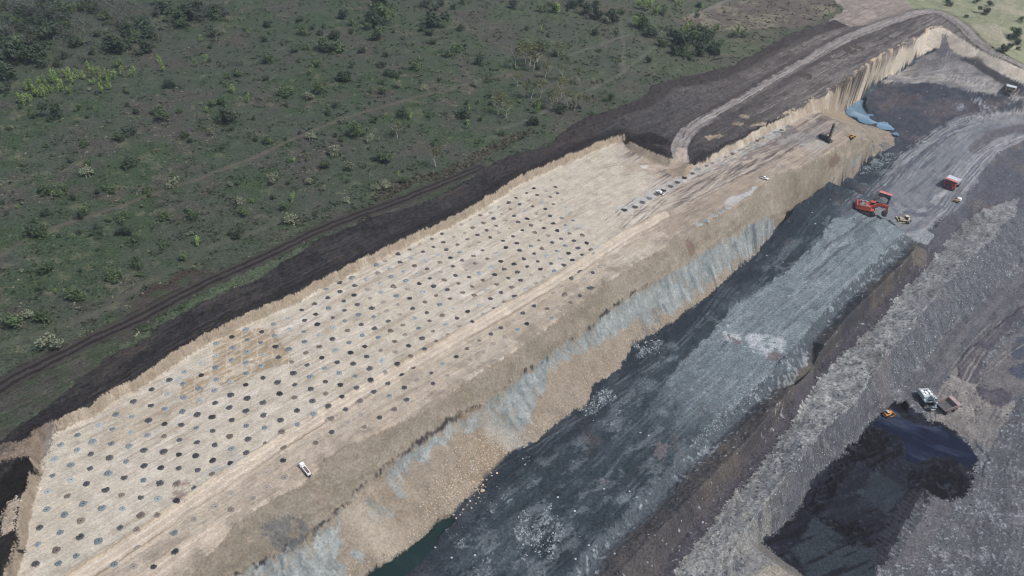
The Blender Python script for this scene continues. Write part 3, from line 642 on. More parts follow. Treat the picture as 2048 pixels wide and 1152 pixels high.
# ---- spoil: brown bank, pale rock windrow, the slope down to the coal
br = mask(np.vstack([xy(G), xy(DL)[::-1][2:]]), a6=1.2)
zone[br & ~ur] = ZID['spoil_terrain']
brm = br & ~ur
mix(brm, (.066, .062, .062))
mix(brm, (.105, .092, .078), sstep(.0, .45, N25 + .4 * NFL2) * .8)
mix(brm, (.040, .042, .050), sstep(.05, .5, N25b + .3 * NFL) * .7)
gd = line_dist(xy(G), 16, a6=1.5)
mix(brm & (gd < 9), (.075, .090, .102), sstep(9, 5, gd) * .9)
mix(brm & (gd < 9), (.24, .27, .285), sstep(.2, .5, N2 + .5 * N25) * .7)
dd = line_dist(xy(DL), 16, a6=1.5)
mix(brm & (dd < 9), (.062, .058, .068), sstep(9, 3, dd) * .9)
mix(brm, (.32, .33, .33), sstep(.62, .72, N2 + .35 * N6) * .8)
mix(pmask([(1810, 500), (1840, 492), (1852, 520), (1840, 540), (1825, 525)], a6=3) & brm, (.135, .118, .095), .7)
DZ += brm * (1.0 * NFL2 * sstep(2, 8, gd) * sstep(0, 6, dd) + .35 * NFL + .2 * N2 + 1.3 * fbm(UU / 30, VV / 22, 201, 2) * sstep(4, 10, gd) * sstep(2, 8, dd))
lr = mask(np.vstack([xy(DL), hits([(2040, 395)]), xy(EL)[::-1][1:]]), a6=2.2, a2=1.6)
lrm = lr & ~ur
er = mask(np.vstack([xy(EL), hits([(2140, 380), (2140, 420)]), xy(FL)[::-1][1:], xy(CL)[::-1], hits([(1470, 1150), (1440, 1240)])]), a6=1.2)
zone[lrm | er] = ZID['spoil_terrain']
mix(lrm, (.220, .224, .218)); mix(lrm, (.330, .330, .310), sstep(.0, .5, N6 + .6 * N2 + .5 * N25) * .8)  # pale rock, its colour lightened further as the ridge's lit side
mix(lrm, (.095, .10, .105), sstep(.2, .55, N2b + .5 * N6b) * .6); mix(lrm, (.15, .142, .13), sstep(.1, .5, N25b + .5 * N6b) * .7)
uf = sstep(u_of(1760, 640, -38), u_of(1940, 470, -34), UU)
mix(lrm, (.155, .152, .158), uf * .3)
mix(er, (.088, .094, .102)); mix(er, (.165, .168, .172), sstep(.05, .45, N2 + .5 * NFL) * .7)  # slope past the crest, darkened in colour as the ridge's shaded side
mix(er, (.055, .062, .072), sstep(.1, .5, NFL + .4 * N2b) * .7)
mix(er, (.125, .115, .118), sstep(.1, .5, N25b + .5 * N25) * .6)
near_end = 1 - sstep(u_of(1510, 1040, -32), u_of(1600, 930, -32), UU)
mix(er | lrm, (.235, .228, .205), near_end * .7 * sstep(-.4, .3, N6 + .4 * N25))
mix(pmask([(1500, 1152), (1560, 1130), (1600, 1152), (1600, 1200), (1480, 1200)], a6=2), (.27, .24, .19), .8)
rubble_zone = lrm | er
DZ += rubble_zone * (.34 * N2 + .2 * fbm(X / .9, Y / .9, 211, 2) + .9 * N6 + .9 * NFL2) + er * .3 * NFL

# ---- the lower floor with the coal
cf = np.vstack([xy(CL)[::-1], xy(CE)[1:], hits([(1760, 1240), (2300, 1240), (2300, 560), (2150, 440), (2140, 420)]), xy(FL)[::-1]])
mc = mask(cf, a6=.6)
zone[mc] = ZID['coal_floor']
mix(mc, (.090, .094, .098))
mix(mc, (.130, .132, .140), sstep(.0, .45, N6 + .6 * N2) * .75)
mix(mc, (.058, .062, .069), sstep(.05, .5, N25b + .4 * NST) * .7)
mix(mc, (.29, .30, .31), sstep(.3, .6, N08 + .5 * N2 + .3 * N6) * .7)
DZ += mc * (.22 * N2 + .25 * N6)
rdark = pmask([(1895, 660), (1990, 585), (2048, 540), (2140, 470), (2140, 600), (2048, 625), (1990, 690), (1940, 735), (1900, 770), (1860, 800), (1840, 790), (1850, 745), (1870, 705)], a6=3)
mix(rdark & mc, (.088, .088, .096), .85); mix(rdark & mc, (.13, .124, .126), sstep(.0, .4, NST + .3 * N6) * .7)
pal = pmask([(1872, 790), (1905, 750), (1915, 735), (1925, 760), (1960, 780), (2010, 805), (2035, 800), (2000, 860), (1985, 896), (1950, 885), (1900, 855), (1868, 842), (1855, 832)], a6=1.5)
mix(pal & mc, (.175, .162, .150), .92); mix(pal & mc, (.27, .25, .225), sstep(.0, .4, N25 + N6) * .6)
pal2 = pmask([(1960, 745), (2000, 700), (2048, 650), (2140, 600), (2140, 780), (2048, 790), (2000, 790), (1975, 785)], a6=2)
mix(pal2 & mc, (.135, .125, .125), .85)
for c in ([(1915, 735), (1930, 705), (1990, 655), (2048, 610), (2048, 630), (1990, 690), (1962, 730), (1958, 768), (1935, 765), (1918, 755)], [(1950, 770), (1985, 785), (2005, 778), (2024, 790), (2022, 808), (2000, 812), (1965, 800)]):
    m = pmask(c, a6=1.0) & mc; mix(m, (.075, .068, .080), .92); DZ += m * .8
for c in ([(2015, 740), (2048, 720), (2080, 700), (2080, 760), (2030, 755)], [(2024, 690), (2060, 660), (2080, 690), (2040, 720), (2025, 712)]):
    mix(pmask(c, a6=1.5) & mc, (.055, .062, .085), .9)
coal = pmask([(1520, 1086), (1553, 1064), (1591, 1023), (1626, 960), (1671, 919), (1713, 880), (1737, 849), (1765, 826), (1785, 806), (1812, 806), (1830, 820), (1850, 834), (1888, 848), (1938, 884), (1963, 916), (1950, 935), (1940, 965), (1930, 992), (1912, 1008), (1888, 1004), (1850, 985), (1838, 980), (1800, 1060), (1765, 1130), (1762, 1240), (1690, 1240), (1560, 1116)], a6=3.0, a2=1.2)
cm = coal & mc
mix(cm, (.0095, .0105, .0165), .97)
across = fbm((X * .35 + Y * .2) / 6, (X * -.5 + Y * .9) / 1.6, 221, 3)
mix(cm, (.026, .033, .046), sstep(.05, .4, across) * sstep(-.1, .3, N25) * .7)
slab = pmask([(1745, 945), (1790, 960), (1812, 975), (1780, 1030), (1745, 1010), (1715, 985)], a6=2); mix(slab & mc, (.026, .033, .041), .8)
slab2 = pmask([(1625, 1040), (1655, 1040), (1690, 1070), (1706, 1098), (1716, 1095), (1745, 1092), (1760, 1110), (1752, 1240), (1680, 1240), (1600, 1130), (1580, 1100)], a6=1.5); mix(slab2 & mc, (.030, .038, .045), .9)
black = pmask([(1740, 860), (1770, 858), (1800, 870), (1812, 895), (1808, 920), (1770, 925), (1755, 940), (1715, 925), (1700, 910), (1715, 885)], a6=4.5, a2=1.6) | pmask([(1790, 806), (1812, 808), (1815, 830), (1795, 822)], a6=1.5) | pmask([(1800, 835), (1822, 850), (1846, 862), (1846, 870), (1820, 868), (1800, 848)], a6=2.5, a2=1.6) | pmask([(1825, 930), (1900, 920), (1910, 930), (1935, 960), (1922, 1000), (1895, 1006), (1850, 985), (1815, 975), (1820, 950)], a6=3.5, a2=1.6) | pmask([(1640, 1040), (1700, 1045), (1745, 1060), (1760, 1085), (1735, 1092), (1716, 1097), (1702, 1090), (1680, 1064)], a6=3.5, a2=1.6) | pmask([(1630, 990), (1680, 935), (1705, 915), (1700, 945), (1660, 1000), (1640, 1030), (1625, 1030)], a6=3.5, a2=1.6)
mix(black & mc, (.005, .005, .0065), .93)
mix(cm, (.020, .024, .033), sstep(.1, .45, across) * .6); mix(cm, (.006, .006, .0075), sstep(.05, .4, fbm((X * .4 + Y * .25) / 7, (X * -.5 + Y * .9) / 2.0, 231, 3)) * .75); mix(cm, (.040, .046, .056), sstep(.3, .55, N2 + .5 * N6) * .5)
for pts in ([(1843, 982), (1815, 1025), (1785, 1080), (1765, 1125)], [(1832, 980), (1800, 1025), (1770, 1080), (1757, 1120)], [(1850, 985), (1852, 1005)], [(1858, 990), (1862, 1010)]):
    d = line_dist(hits(pts), 4, a6=.3); mix(mc & (d < .9), (.022, .022, .028), .9)
tick = line_dist(hits([(1838, 1000), (1800, 1055), (1768, 1110)]), 14, a6=.2)
mix(mc & (tick < 5.5) & (((UU * .9) / 2.6) % 1 < .28), (.035, .036, .042), .75)
mix(pmask([(1840, 985), (1912, 1012), (1880, 1060), (1830, 1120), (1775, 1125), (1805, 1060)], a6=3) & mc & ~(tick < 5), (.125, .118, .125), .7)
DZ -= cm * (.22 * N2 + .25 * N6) * .7
DZ += (black & mc) * (.55 + .55 * N2 + .4 * N6) + (slab2 & mc) * .5
ruts([(1905, 860), (1900, 820), (1925, 760), (1985, 690), (2048, 640)], 12, 10, [(.10, .095, .095), (.24, .225, .205), (.075, .07, .078)], .75, mc & ~cm, seed=15)
ruts([(1990, 1150), (2000, 1000), (2010, 900), (2030, 820)], 10, 12, [(.06, .062, .07), (.17, .17, .175)], .6, mc & ~cm, seed=16)
cutf = mask(belt(CE, CEt), a6=.4); mix(cutf, (.13, .12, .105), .7); zone[cutf] = ZID['spoil_terrain']
bulge = pmask([(1775, 806), (1795, 804), (1818, 812), (1812, 832), (1790, 822)], a6=1)
DZ += bulge * 2.0

# ---- ponds: the ground is dished under them
PONDS = {
 'far_pond': (-26.3, [(1683, 224), (1697, 213), (1711, 203), (1726, 198), (1729, 202), (1726, 211), (1734, 227), (1746, 227), (1749, 231), (1738, 234), (1748, 243), (1753, 245), (1736, 247), (1722, 243), (1713, 234), (1700, 231)]),
 'far_pool': (-26.3, [(1753, 250), (1766, 243), (1775, 244), (1783, 255), (1786, 260), (1768, 258), (1757, 255)]),
 'far_puddle': (-26.2, [(1787, 265), (1793, 266), (1796, 270), (1788, 269)]),
 'green_pond': (-31.6, [(700, 1240), (735, 1152), (789, 1121), (844, 1079), (872, 1048), (900, 1034), (912, 1042), (890, 1062), (872, 1082), (852, 1104), (836, 1122), (818, 1140), (800, 1155), (740, 1240)]),
 'coal_water': (-47.6, [(1740, 852), (1762, 830), (1788, 815), (1800, 832), (1822, 845), (1850, 850), (1880, 852), (1905, 868), (1932, 886), (1956, 915), (1945, 935), (1925, 930), (1900, 912), (1870, 915), (1830, 925), (1812, 920), (1812, 895), (1800, 872), (1770, 860)]),
}
POND_POLY = {}
for n, (zp, px) in PONDS.items():
    poly = np.array([at_z(a, b, zp)[:2] for a, b in px]); POND_POLY[n] = poly
    m = mask(poly, a6=1.2, a2=.6)
    if n == 'coal_water':
        ed = line_dist(np.vstack([poly, poly[:1]]), 12, a6=1.5, a2=.6); inn = mask(poly, a6=0, a2=0, a0=0)
        sd_ = np.where(inn, -np.minimum(ed, 12), ed)
        zone_ = sd_ < 5
        prof = zp + np.clip(sd_ * .07, -.45, .35) + .16 * N6 + .10 * N25 + .05 * N2
        GZ[zone_] = np.where(sd_ > 0, np.maximum(prof, zp + .02 + .03 * sd_), prof)[zone_]; DZ[zone_] = 0
    else:
        GZ[m] = zp - .6; DZ[m] = .05 * N2[m]
fade = 1.0
edge_fade = np.zeros(X.shape, np.float32); edge_fade[14:14 + NR, :] = 1
GZ = GZ + DZ * edge_fade
# ------------------------------------------------------------------ materials
def mat_nodes(name):
    m = bpy.data.materials.new(name); m.use_nodes = True
    nt = m.node_tree; b = nt.nodes['Principled BSDF']
    return m, nt, b

def ground_mat(name, fine=1.2, bump=.5, rough=.95, speck=.0, amp=.35, streak=.0):
    m, nt, b = mat_nodes(name)
    N = nt.nodes.new; Lk = nt.links.new
    at = N('ShaderNodeAttribute'); at.attribute_name = 'ground_colour'
    tc = N('ShaderNodeNewGeometry')
    n1 = N('ShaderNodeTexNoise'); n1.inputs['Scale'].default_value = fine; n1.inputs['Detail'].default_value = 6; n1.inputs['Roughness'].default_value = .7
    Lk(tc.outputs['Position'], n1.inputs['Vector'])
    mr = N('ShaderNodeMapRange'); mr.inputs['From Min'].default_value = .3; mr.inputs['From Max'].default_value = .7
    mr.inputs['To Min'].default_value = 1 - amp; mr.inputs['To Max'].default_value = 1 + amp
    Lk(n1.outputs['Fac'], mr.inputs['Value'])
    n3 = N('ShaderNodeTexNoise'); n3.inputs['Scale'].default_value = .16; n3.inputs['Detail'].default_value = 5; n3.inputs['Roughness'].default_value = .6
    Lk(tc.outputs['Position'], n3.inputs['Vector'])
    r3 = N('ShaderNodeMapRange'); r3.inputs['From Min'].default_value = .3; r3.inputs['From Max'].default_value = .7; r3.inputs['To Min'].default_value = .84; r3.inputs['To Max'].default_value = 1.16
    Lk(n3.outputs['Fac'], r3.inputs['Value'])
    f3 = N('ShaderNodeMath'); f3.operation = 'MULTIPLY'; Lk(mr.outputs['Result'], f3.inputs[0]); Lk(r3.outputs['Result'], f3.inputs[1]); facs = f3.outputs[0]
    if streak:
        mp = N('ShaderNodeMapping'); mp.inputs['Rotation'].default_value = (0, 0, math.radians(-49.1)); mp.vector_type = 'POINT'
        Lk(tc.outputs['Position'], mp.inputs['Vector'])
        sc_ = N('ShaderNodeVectorMath'); sc_.operation = 'MULTIPLY'; sc_.inputs[1].default_value = (.05, 1.1, .3); Lk(mp.outputs['Vector'], sc_.inputs[0])
        n4 = N('ShaderNodeTexNoise'); n4.inputs['Scale'].default_value = 1; n4.inputs['Detail'].default_value = 4; n4.inputs['Roughness'].default_value = .65; Lk(sc_.outputs['Vector'], n4.inputs['Vector'])
        r4 = N('ShaderNodeMapRange'); r4.inputs['From Min'].default_value = .32; r4.inputs['From Max'].default_value = .68; r4.inputs['To Min'].default_value = 1 - streak; r4.inputs['To Max'].default_value = 1 + streak
        Lk(n4.outputs['Fac'], r4.inputs['Value'])
        f4 = N('ShaderNodeMath'); f4.operation = 'MULTIPLY'; Lk(facs, f4.inputs[0]); Lk(r4.outputs['Result'], f4.inputs[1]); facs = f4.outputs[0]
    mu = N('ShaderNodeVectorMath'); mu.operation = 'SCALE'
    Lk(at.outputs['Color'], mu.inputs[0]); Lk(facs, mu.inputs['Scale'])
    last = mu.outputs['Vector']
    if speck > 0:
        vo = N('ShaderNodeTexVoronoi'); vo.inputs['Scale'].default_value = .55; vo.inputs['Randomness'].default_value = 1
        Lk(tc.outputs['Position'], vo.inputs['Vector'])
        wn = N('ShaderNodeSeparateColor'); Lk(vo.outputs['Color'], wn.inputs[0])
        th = N('ShaderNodeMath'); th.operation = 'GREATER_THAN'; th.inputs[1].default_value = 1 - speck
        Lk(wn.outputs[0], th.inputs[0])
        ds = N('ShaderNodeMath'); ds.operation = 'LESS_THAN'; ds.inputs[1].default_value = .28; Lk(vo.outputs['Distance'], ds.inputs[0])
        mm = N('ShaderNodeMath'); mm.operation = 'MULTIPLY'; Lk(th.outputs[0], mm.inputs[0]); Lk(ds.outputs[0], mm.inputs[1])
        mx = N('ShaderNodeMix'); mx.data_type = 'RGBA'; mx.inputs['B'].default_value = (.36, .37, .37, 1)
        Lk(mm.outputs[0], mx.inputs['Factor']); Lk(last, mx.inputs['A']); last = mx.outputs['Result']
    Lk(last, b.inputs['Base Color'])
    b.inputs['Roughness'].default_value = rough; b.inputs['Specular IOR Level'].default_value = .12
    bp = N('ShaderNodeBump'); bp.inputs['Strength'].default_value = bump; bp.inputs['Distance'].default_value = .5
    Lk(n1.outputs['Fac'], bp.inputs['Height']); Lk(bp.outputs['Normal'], b.inputs['Normal'])
    return m

GMAT = {
 'scrub_ground': ground_mat('scrub_ground', .9, .9, amp=.65),
 'stripped_ground': ground_mat('topsoil', 1.1, .9, amp=.5, streak=.3),
 'bench_floor': ground_mat('bench_clay', 1.2, .45, amp=.26, streak=.13),
 'highwall_terrain': ground_mat('highwall_rock', 1.0, 1.0, amp=.32),
 'pit_floor': ground_mat('pit_shale', 1.0, .9, amp=.55, speck=.012, streak=.13),
 'spoil_terrain': ground_mat('spoil_rock', .9, 1.0, amp=.6, speck=.012),
 'coal_floor': ground_mat('coal_seam', 1.1, .8, rough=.85, amp=.55),
 'haul_road': ground_mat('haul_road', 1.3, .3, amp=.2, streak=.22),
 'dirt_track': ground_mat('dirt_track', 1.3, .4, amp=.25),
 'ramp_road': ground_mat('ramp_road', 1.3, .4, amp=.25),
}

def tag(o, label=None, cat=None, group=None, kind=None):
    if label: o['label'] = label
    if cat: o['category'] = cat
    if group: o['group'] = group
    if kind: o['kind'] = kind
    return o

def mesh_np(name, co, faces, mat, smooth=True):
    """faces: (n,k) array"""
    me = bpy.data.meshes.new(name)
    n, k = faces.shape
    me.vertices.add(len(co)); me.vertices.foreach_set('co', co.astype(np.float32).ravel())
    me.loops.add(n * k); me.loops.foreach_set('vertex_index', faces.astype(np.int32).ravel())
    me.polygons.add(n); me.polygons.foreach_set('loop_start', np.arange(0, n * k, k, dtype=np.int32))
    me.polygons.foreach_set('use_smooth', np.full(n, smooth))
    me.update(calc_edges=True)
    if mat: me.materials.append(mat)
    return me

def terrain():
    R, Cn = GX.shape
    idx = np.arange(R * Cn).reshape(R, Cn)
    q = np.stack([idx[:-1, :-1], idx[:-1, 1:], idx[1:, 1:], idx[1:, :-1]], -1).reshape(-1, 4)
    zf = zone[:-1, :-1].ravel()
    co = np.stack([GX.ravel(), GY.ravel(), GZ.ravel()], -1)
    colr = np.concatenate([np.clip(C, .004, .9).reshape(-1, 3), np.ones((R * Cn, 1), np.float32)], 1)
    for i, n in enumerate(ZONES):
        f = q[zf == i]
        if not len(f): continue
        used = np.unique(f); remap = np.zeros(R * Cn, np.int64); remap[used] = np.arange(len(used))
        me = mesh_np(n, co[used], remap[f], GMAT[n])
        a = me.color_attributes.new('ground_colour', 'FLOAT_COLOR', 'POINT')
        a.data.foreach_set('color', colr[used].astype(np.float32).ravel())
        o = bpy.data.objects.new(n, me); COL.objects.link(o)
        o['kind'] = 'structure'
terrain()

def water_mat(name, colour, rough=.06):
    m, nt, b = mat_nodes(name)
    b.inputs['Base Color'].default_value = (*colour, 1); b.inputs['Roughness'].default_value = rough
    b.inputs['IOR'].default_value = 1.33
    n = nt.nodes.new('ShaderNodeTexNoise'); n.inputs['Scale'].default_value = .8; n.inputs['Detail'].default_value = 3
    g = nt.nodes.new('ShaderNodeNewGeometry'); nt.links.new(g.outputs['Position'], n.inputs['Vector'])
    bp = nt.nodes.new('ShaderNodeBump'); bp.inputs['Strength'].default_value = .04
    nt.links.new(n.outputs['Fac'], bp.inputs['Height']); nt.links.new(bp.outputs['Normal'], b.inputs['Normal'])
    return m
WM = {'far_pond': water_mat('pond_water', (.16, .25, .32)), 'green_pond': water_mat('green_water', (.030, .052, .048)), 'coal_water': water_mat('coal_water', (.008, .012, .030), .09)}
def silt_reflection(m, cs=None):  # pale reflections painted into the water's base colour, along with silt tones
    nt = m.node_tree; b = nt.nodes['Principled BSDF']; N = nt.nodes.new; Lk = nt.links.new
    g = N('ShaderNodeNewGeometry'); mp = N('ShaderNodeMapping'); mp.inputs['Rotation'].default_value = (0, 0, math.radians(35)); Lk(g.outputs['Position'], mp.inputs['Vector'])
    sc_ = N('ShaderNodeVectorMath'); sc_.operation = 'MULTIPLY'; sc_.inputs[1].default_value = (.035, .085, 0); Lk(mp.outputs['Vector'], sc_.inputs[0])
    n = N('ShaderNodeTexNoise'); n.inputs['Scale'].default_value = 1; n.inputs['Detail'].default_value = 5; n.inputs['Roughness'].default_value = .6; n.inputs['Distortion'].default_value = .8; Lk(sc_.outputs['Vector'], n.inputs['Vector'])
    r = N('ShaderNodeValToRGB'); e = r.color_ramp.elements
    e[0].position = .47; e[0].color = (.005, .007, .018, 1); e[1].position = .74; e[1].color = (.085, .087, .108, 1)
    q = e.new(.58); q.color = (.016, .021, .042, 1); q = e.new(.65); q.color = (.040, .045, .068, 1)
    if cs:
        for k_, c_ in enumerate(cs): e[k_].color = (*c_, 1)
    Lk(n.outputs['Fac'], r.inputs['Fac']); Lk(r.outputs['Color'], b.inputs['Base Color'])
silt_reflection(WM['coal_water']); silt_reflection(WM['far_pond'], [(.10, .18, .25), (.15, .24, .31), (.24, .32, .37), (.34, .40, .43)]); silt_reflection(WM['green_pond'], [(.012, .026, .024), (.016, .032, .029), (.022, .038, .034), (.040, .052, .044)])  # coal pool and far pond carry sky reflection in their colour
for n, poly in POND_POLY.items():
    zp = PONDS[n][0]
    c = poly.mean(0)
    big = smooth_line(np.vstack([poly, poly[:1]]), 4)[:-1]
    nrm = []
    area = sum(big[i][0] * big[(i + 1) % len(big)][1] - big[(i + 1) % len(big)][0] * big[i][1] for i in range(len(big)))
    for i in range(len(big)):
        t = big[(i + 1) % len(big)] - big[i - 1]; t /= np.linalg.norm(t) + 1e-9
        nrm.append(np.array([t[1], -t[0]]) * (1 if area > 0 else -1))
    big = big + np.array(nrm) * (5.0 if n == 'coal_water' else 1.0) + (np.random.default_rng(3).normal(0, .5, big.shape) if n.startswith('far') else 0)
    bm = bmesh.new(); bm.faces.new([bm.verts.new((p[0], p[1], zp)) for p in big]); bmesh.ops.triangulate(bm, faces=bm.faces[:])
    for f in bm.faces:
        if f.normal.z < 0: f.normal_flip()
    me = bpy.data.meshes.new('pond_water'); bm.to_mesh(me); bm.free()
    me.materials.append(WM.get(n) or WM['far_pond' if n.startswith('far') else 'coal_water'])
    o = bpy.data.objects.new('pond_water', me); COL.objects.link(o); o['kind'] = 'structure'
# ------------------------------------------------------------------ mesh helpers
def simple_mat(name, colour, rough=.6, metal=0.0, var=.12, scale=1.5, rand=0.0, dust=0.0):
    m, nt, b = mat_nodes(name)
    N = nt.nodes.new; Lk = nt.links.new
    g = N('ShaderNodeNewGeometry'); n = N('ShaderNodeTexNoise'); n.inputs['Scale'].default_value = scale; n.inputs['Detail'].default_value = 5
    Lk(g.outputs['Position'], n.inputs['Vector'])
    mr = N('ShaderNodeMapRange'); mr.inputs['From Min'].default_value = .3; mr.inputs['From Max'].default_value = .7
    mr.inputs['To Min'].default_value = 1 - var; mr.inputs['To Max'].default_value = 1 + var
    Lk(n.outputs['Fac'], mr.inputs['Value'])
    fac = mr.outputs['Result']
    if rand:
        oi = N('ShaderNodeObjectInfo'); m2 = N('ShaderNodeMapRange'); m2.inputs['To Min'].default_value = 1 - rand; m2.inputs['To Max'].default_value = 1 + rand
        Lk(oi.outputs['Random'], m2.inputs['Value']); mm = N('ShaderNodeMath'); mm.operation = 'MULTIPLY'
        Lk(fac, mm.inputs[0]); Lk(m2.outputs['Result'], mm.inputs[1]); fac = mm.outputs[0]
    v = N('ShaderNodeVectorMath'); v.operation = 'SCALE'; v.inputs[0].default_value = colour; Lk(fac, v.inputs['Scale'])
    last = v.outputs['Vector']
    if dust:
        n2 = N('ShaderNodeTexNoise'); n2.inputs['Scale'].default_value = .6; n2.inputs['Detail'].default_value = 6; Lk(g.outputs['Position'], n2.inputs['Vector'])
        r2 = N('ShaderNodeMapRange'); r2.inputs['From Min'].default_value = .42; r2.inputs['From Max'].default_value = .68; r2.inputs['To Max'].default_value = dust; Lk(n2.outputs['Fac'], r2.inputs['Value'])
        mx = N('ShaderNodeMix'); mx.data_type = 'RGBA'; mx.inputs['B'].default_value = (.16, .15, .145, 1)
        Lk(r2.outputs['Result'], mx.inputs['Factor']); Lk(last, mx.inputs['A']); last = mx.outputs['Result']
    Lk(last, b.inputs['Base Color'])
    b.inputs['Roughness'].default_value = rough; b.inputs['Metallic'].default_value = metal; b.inputs['Specular IOR Level'].default_value = .35
    return m

def link(o, parent=None):
    COL.objects.link(o)
    if parent is not None: o.parent = parent
    return o

def empty(name, loc, rz=0.0, s=1.0):
    o = bpy.data.objects.new(name, None); COL.objects.link(o)
    o.location = loc; o.rotation_euler = (0, 0, rz); o.scale = (s, s, s); o.empty_display_size = .5
    return o

class MB:
    """collects shapes, then links them as one mesh"""
    def __init__(self): self.v = []; self.f = []
    def add(self, v, f):
        k = len(self.v); self.v += [tuple(p) for p in v]; self.f += [tuple(i + k for i in q) for q in f]
    def box(self, c, s, top=(1, 1), shift=(0, 0), rz=0.0, ry=0.0):
        hx, hy, hz = s[0] / 2, s[1] / 2, s[2] / 2; v = []
        for z, (a, b), (sx, sy) in ((-hz, (1, 1), (0, 0)), (hz, top, shift)):
            for x, y in ((-hx, -hy), (hx, -hy), (hx, hy), (-hx, hy)):
                v.append(Vector((x * a + sx, y * b + sy, z)))
        M = Matrix.Rotation(rz, 3, 'Z') @ Matrix.Rotation(ry, 3, 'Y')
        v = [M @ p + Vector(c) for p in v]
        self.add(v, [(3, 2, 1, 0), (4, 5, 6, 7), (0, 1, 5, 4), (1, 2, 6, 5), (2, 3, 7, 6), (3, 0, 4, 7)]); return self
    def tube(self, a, b, r, r2=None, n=10):
        a = Vector(a); b = Vector(b); r2 = r if r2 is None else r2
        d = (b - a).normalized(); q = d.to_track_quat('Z', 'Y'); v = []
        for p, rr in ((a, r), (b, r2)):
            for k in range(n):
                t = 2 * math.pi * k / n; v.append(p + q @ Vector((rr * math.cos(t), rr * math.sin(t), 0)))
        f = [(k, (k + 1) % n, n + (k + 1) % n, n + k) for k in range(n)] + [tuple(range(n - 1, -1, -1)), tuple(range(n, 2 * n))]
        self.add(v, f); return self
    def prism(self, pts, y0, y1, y0b=None):
        """outline in x-z, pushed from y0 to y1"""
        n = len(pts)
        v = [(x, y0, z) for x, z in pts] + [(x, y1, z) for x, z in pts]
        a = sum(pts[i][0] * pts[(i + 1) % n][1] - pts[(i + 1) % n][0] * pts[i][1] for i in range(n))
        if (a > 0) == (y1 > y0):
            f = [(i + n, (i + 1) % n + n, (i + 1) % n, i) for i in range(n)] + [tuple(range(n)), tuple(range(2 * n - 1, n - 1, -1))]
        else:
            f = [(i, (i + 1) % n, (i + 1) % n + n, i + n) for i in range(n)] + [tuple(range(n - 1, -1, -1)), tuple(range(n, 2 * n))]
        self.add(v, f); return self
    def mesh(self, name, mat, bevel=0.0, smooth=False):
        me = bpy.data.meshes.new(name); me.from_pydata(self.v, [], self.f); me.update()
        if bevel:
            bm = bmesh.new(); bm.from_mesh(me)
            bmesh.ops.bevel(bm, geom=[e for e in bm.edges if e.calc_face_angle(0) > .5], offset=bevel, segments=1, affect='EDGES', clamp_overlap=True)
            bm.to_mesh(me); bm.free()
        if smooth: me.polygons.foreach_set('use_smooth', [True] * len(me.polygons))
        if mat: me.materials.append(mat)
        return me
    def build(self, name, mat, parent=None, bevel=0.0, smooth=False):
        return link(bpy.data.objects.new(name, self.mesh(name, mat, bevel, smooth)), parent)

ORD = ('zeroth first second third fourth fifth sixth seventh eighth ninth tenth eleventh twelfth thirteenth fourteenth fifteenth sixteenth seventeenth eighteenth nineteenth').split()
TENS = {2: ('twenty', 'twentieth'), 3: ('thirty', 'thirtieth'), 4: ('forty', 'fortieth'), 5: ('fifty', 'fiftieth'), 6: ('sixty', 'sixtieth'), 7: ('seventy', 'seventieth'), 8: ('eighty', 'eightieth'), 9: ('ninety', 'ninetieth')}
def ordinal(n):
    if n < 20: return ORD[n]
    t, u = divmod(n, 10)
    return TENS[t][1] if u == 0 else TENS[t][0] + '-' + ORD[u]

def ground(x, y): return float(z_at(np.array([x]), np.array([y]))[0])

# ------------------------------------------------------------------ the drill cuttings heaped round the blast holes
def cuttings_mat(name, colour, var, rand):
    m = simple_mat(name, colour, .95, var=var, scale=3, rand=rand)
    nt = m.node_tree; b = nt.nodes['Principled BSDF']; N = nt.nodes.new; Lk = nt.links.new
    src = b.inputs['Base Color'].links[0].from_socket
    tc = N('ShaderNodeTexCoord'); ml = N('ShaderNodeVectorMath'); ml.operation = 'MULTIPLY'; ml.inputs[1].default_value = (1, 1, 0); Lk(tc.outputs['Object'], ml.inputs[0])
    ln = N('ShaderNodeVectorMath'); ln.operation = 'LENGTH'; Lk(ml.outputs['Vector'], ln.inputs[0])
    nz = N('ShaderNodeTexNoise'); nz.inputs['Scale'].default_value = 2.2; nz.inputs['Detail'].default_value = 4
    g = N('ShaderNodeNewGeometry'); Lk(g.outputs['Position'], nz.inputs['Vector'])
    ad = N('ShaderNodeMath'); ad.operation = 'MULTIPLY_ADD'; ad.inputs[1].default_value = 1.3; Lk(nz.outputs['Fac'], ad.inputs[0]); Lk(ln.outputs['Value'], ad.inputs[2])
    mr = N('ShaderNodeMapRange'); mr.interpolation_type = 'SMOOTHSTEP'; mr.inputs['From Min'].default_value = 1.85; mr.inputs['From Max'].default_value = 2.45; Lk(ad.outputs[0], mr.inputs['Value'])
    mx = N('ShaderNodeMix'); mx.data_type = 'RGBA'; mx.inputs['B'].default_value = (.37, .325, .255, 1); Lk(mr.outputs['Result'], mx.inputs['Factor']); Lk(src, mx.inputs['A'])
    hr = N('ShaderNodeMath'); hr.operation = 'LESS_THAN'; hr.inputs[1].default_value = .22; Lk(ln.outputs['Value'], hr.inputs[0])
    m2 = N('ShaderNodeMix'); m2.data_type = 'RGBA'; m2.inputs['B'].default_value = (.012, .012, .012, 1); Lk(hr.outputs[0], m2.inputs['Factor']); Lk(mx.outputs['Result'], m2.inputs['A'])
    Lk(m2.outputs['Result'], b.inputs['Base Color'])
    return m
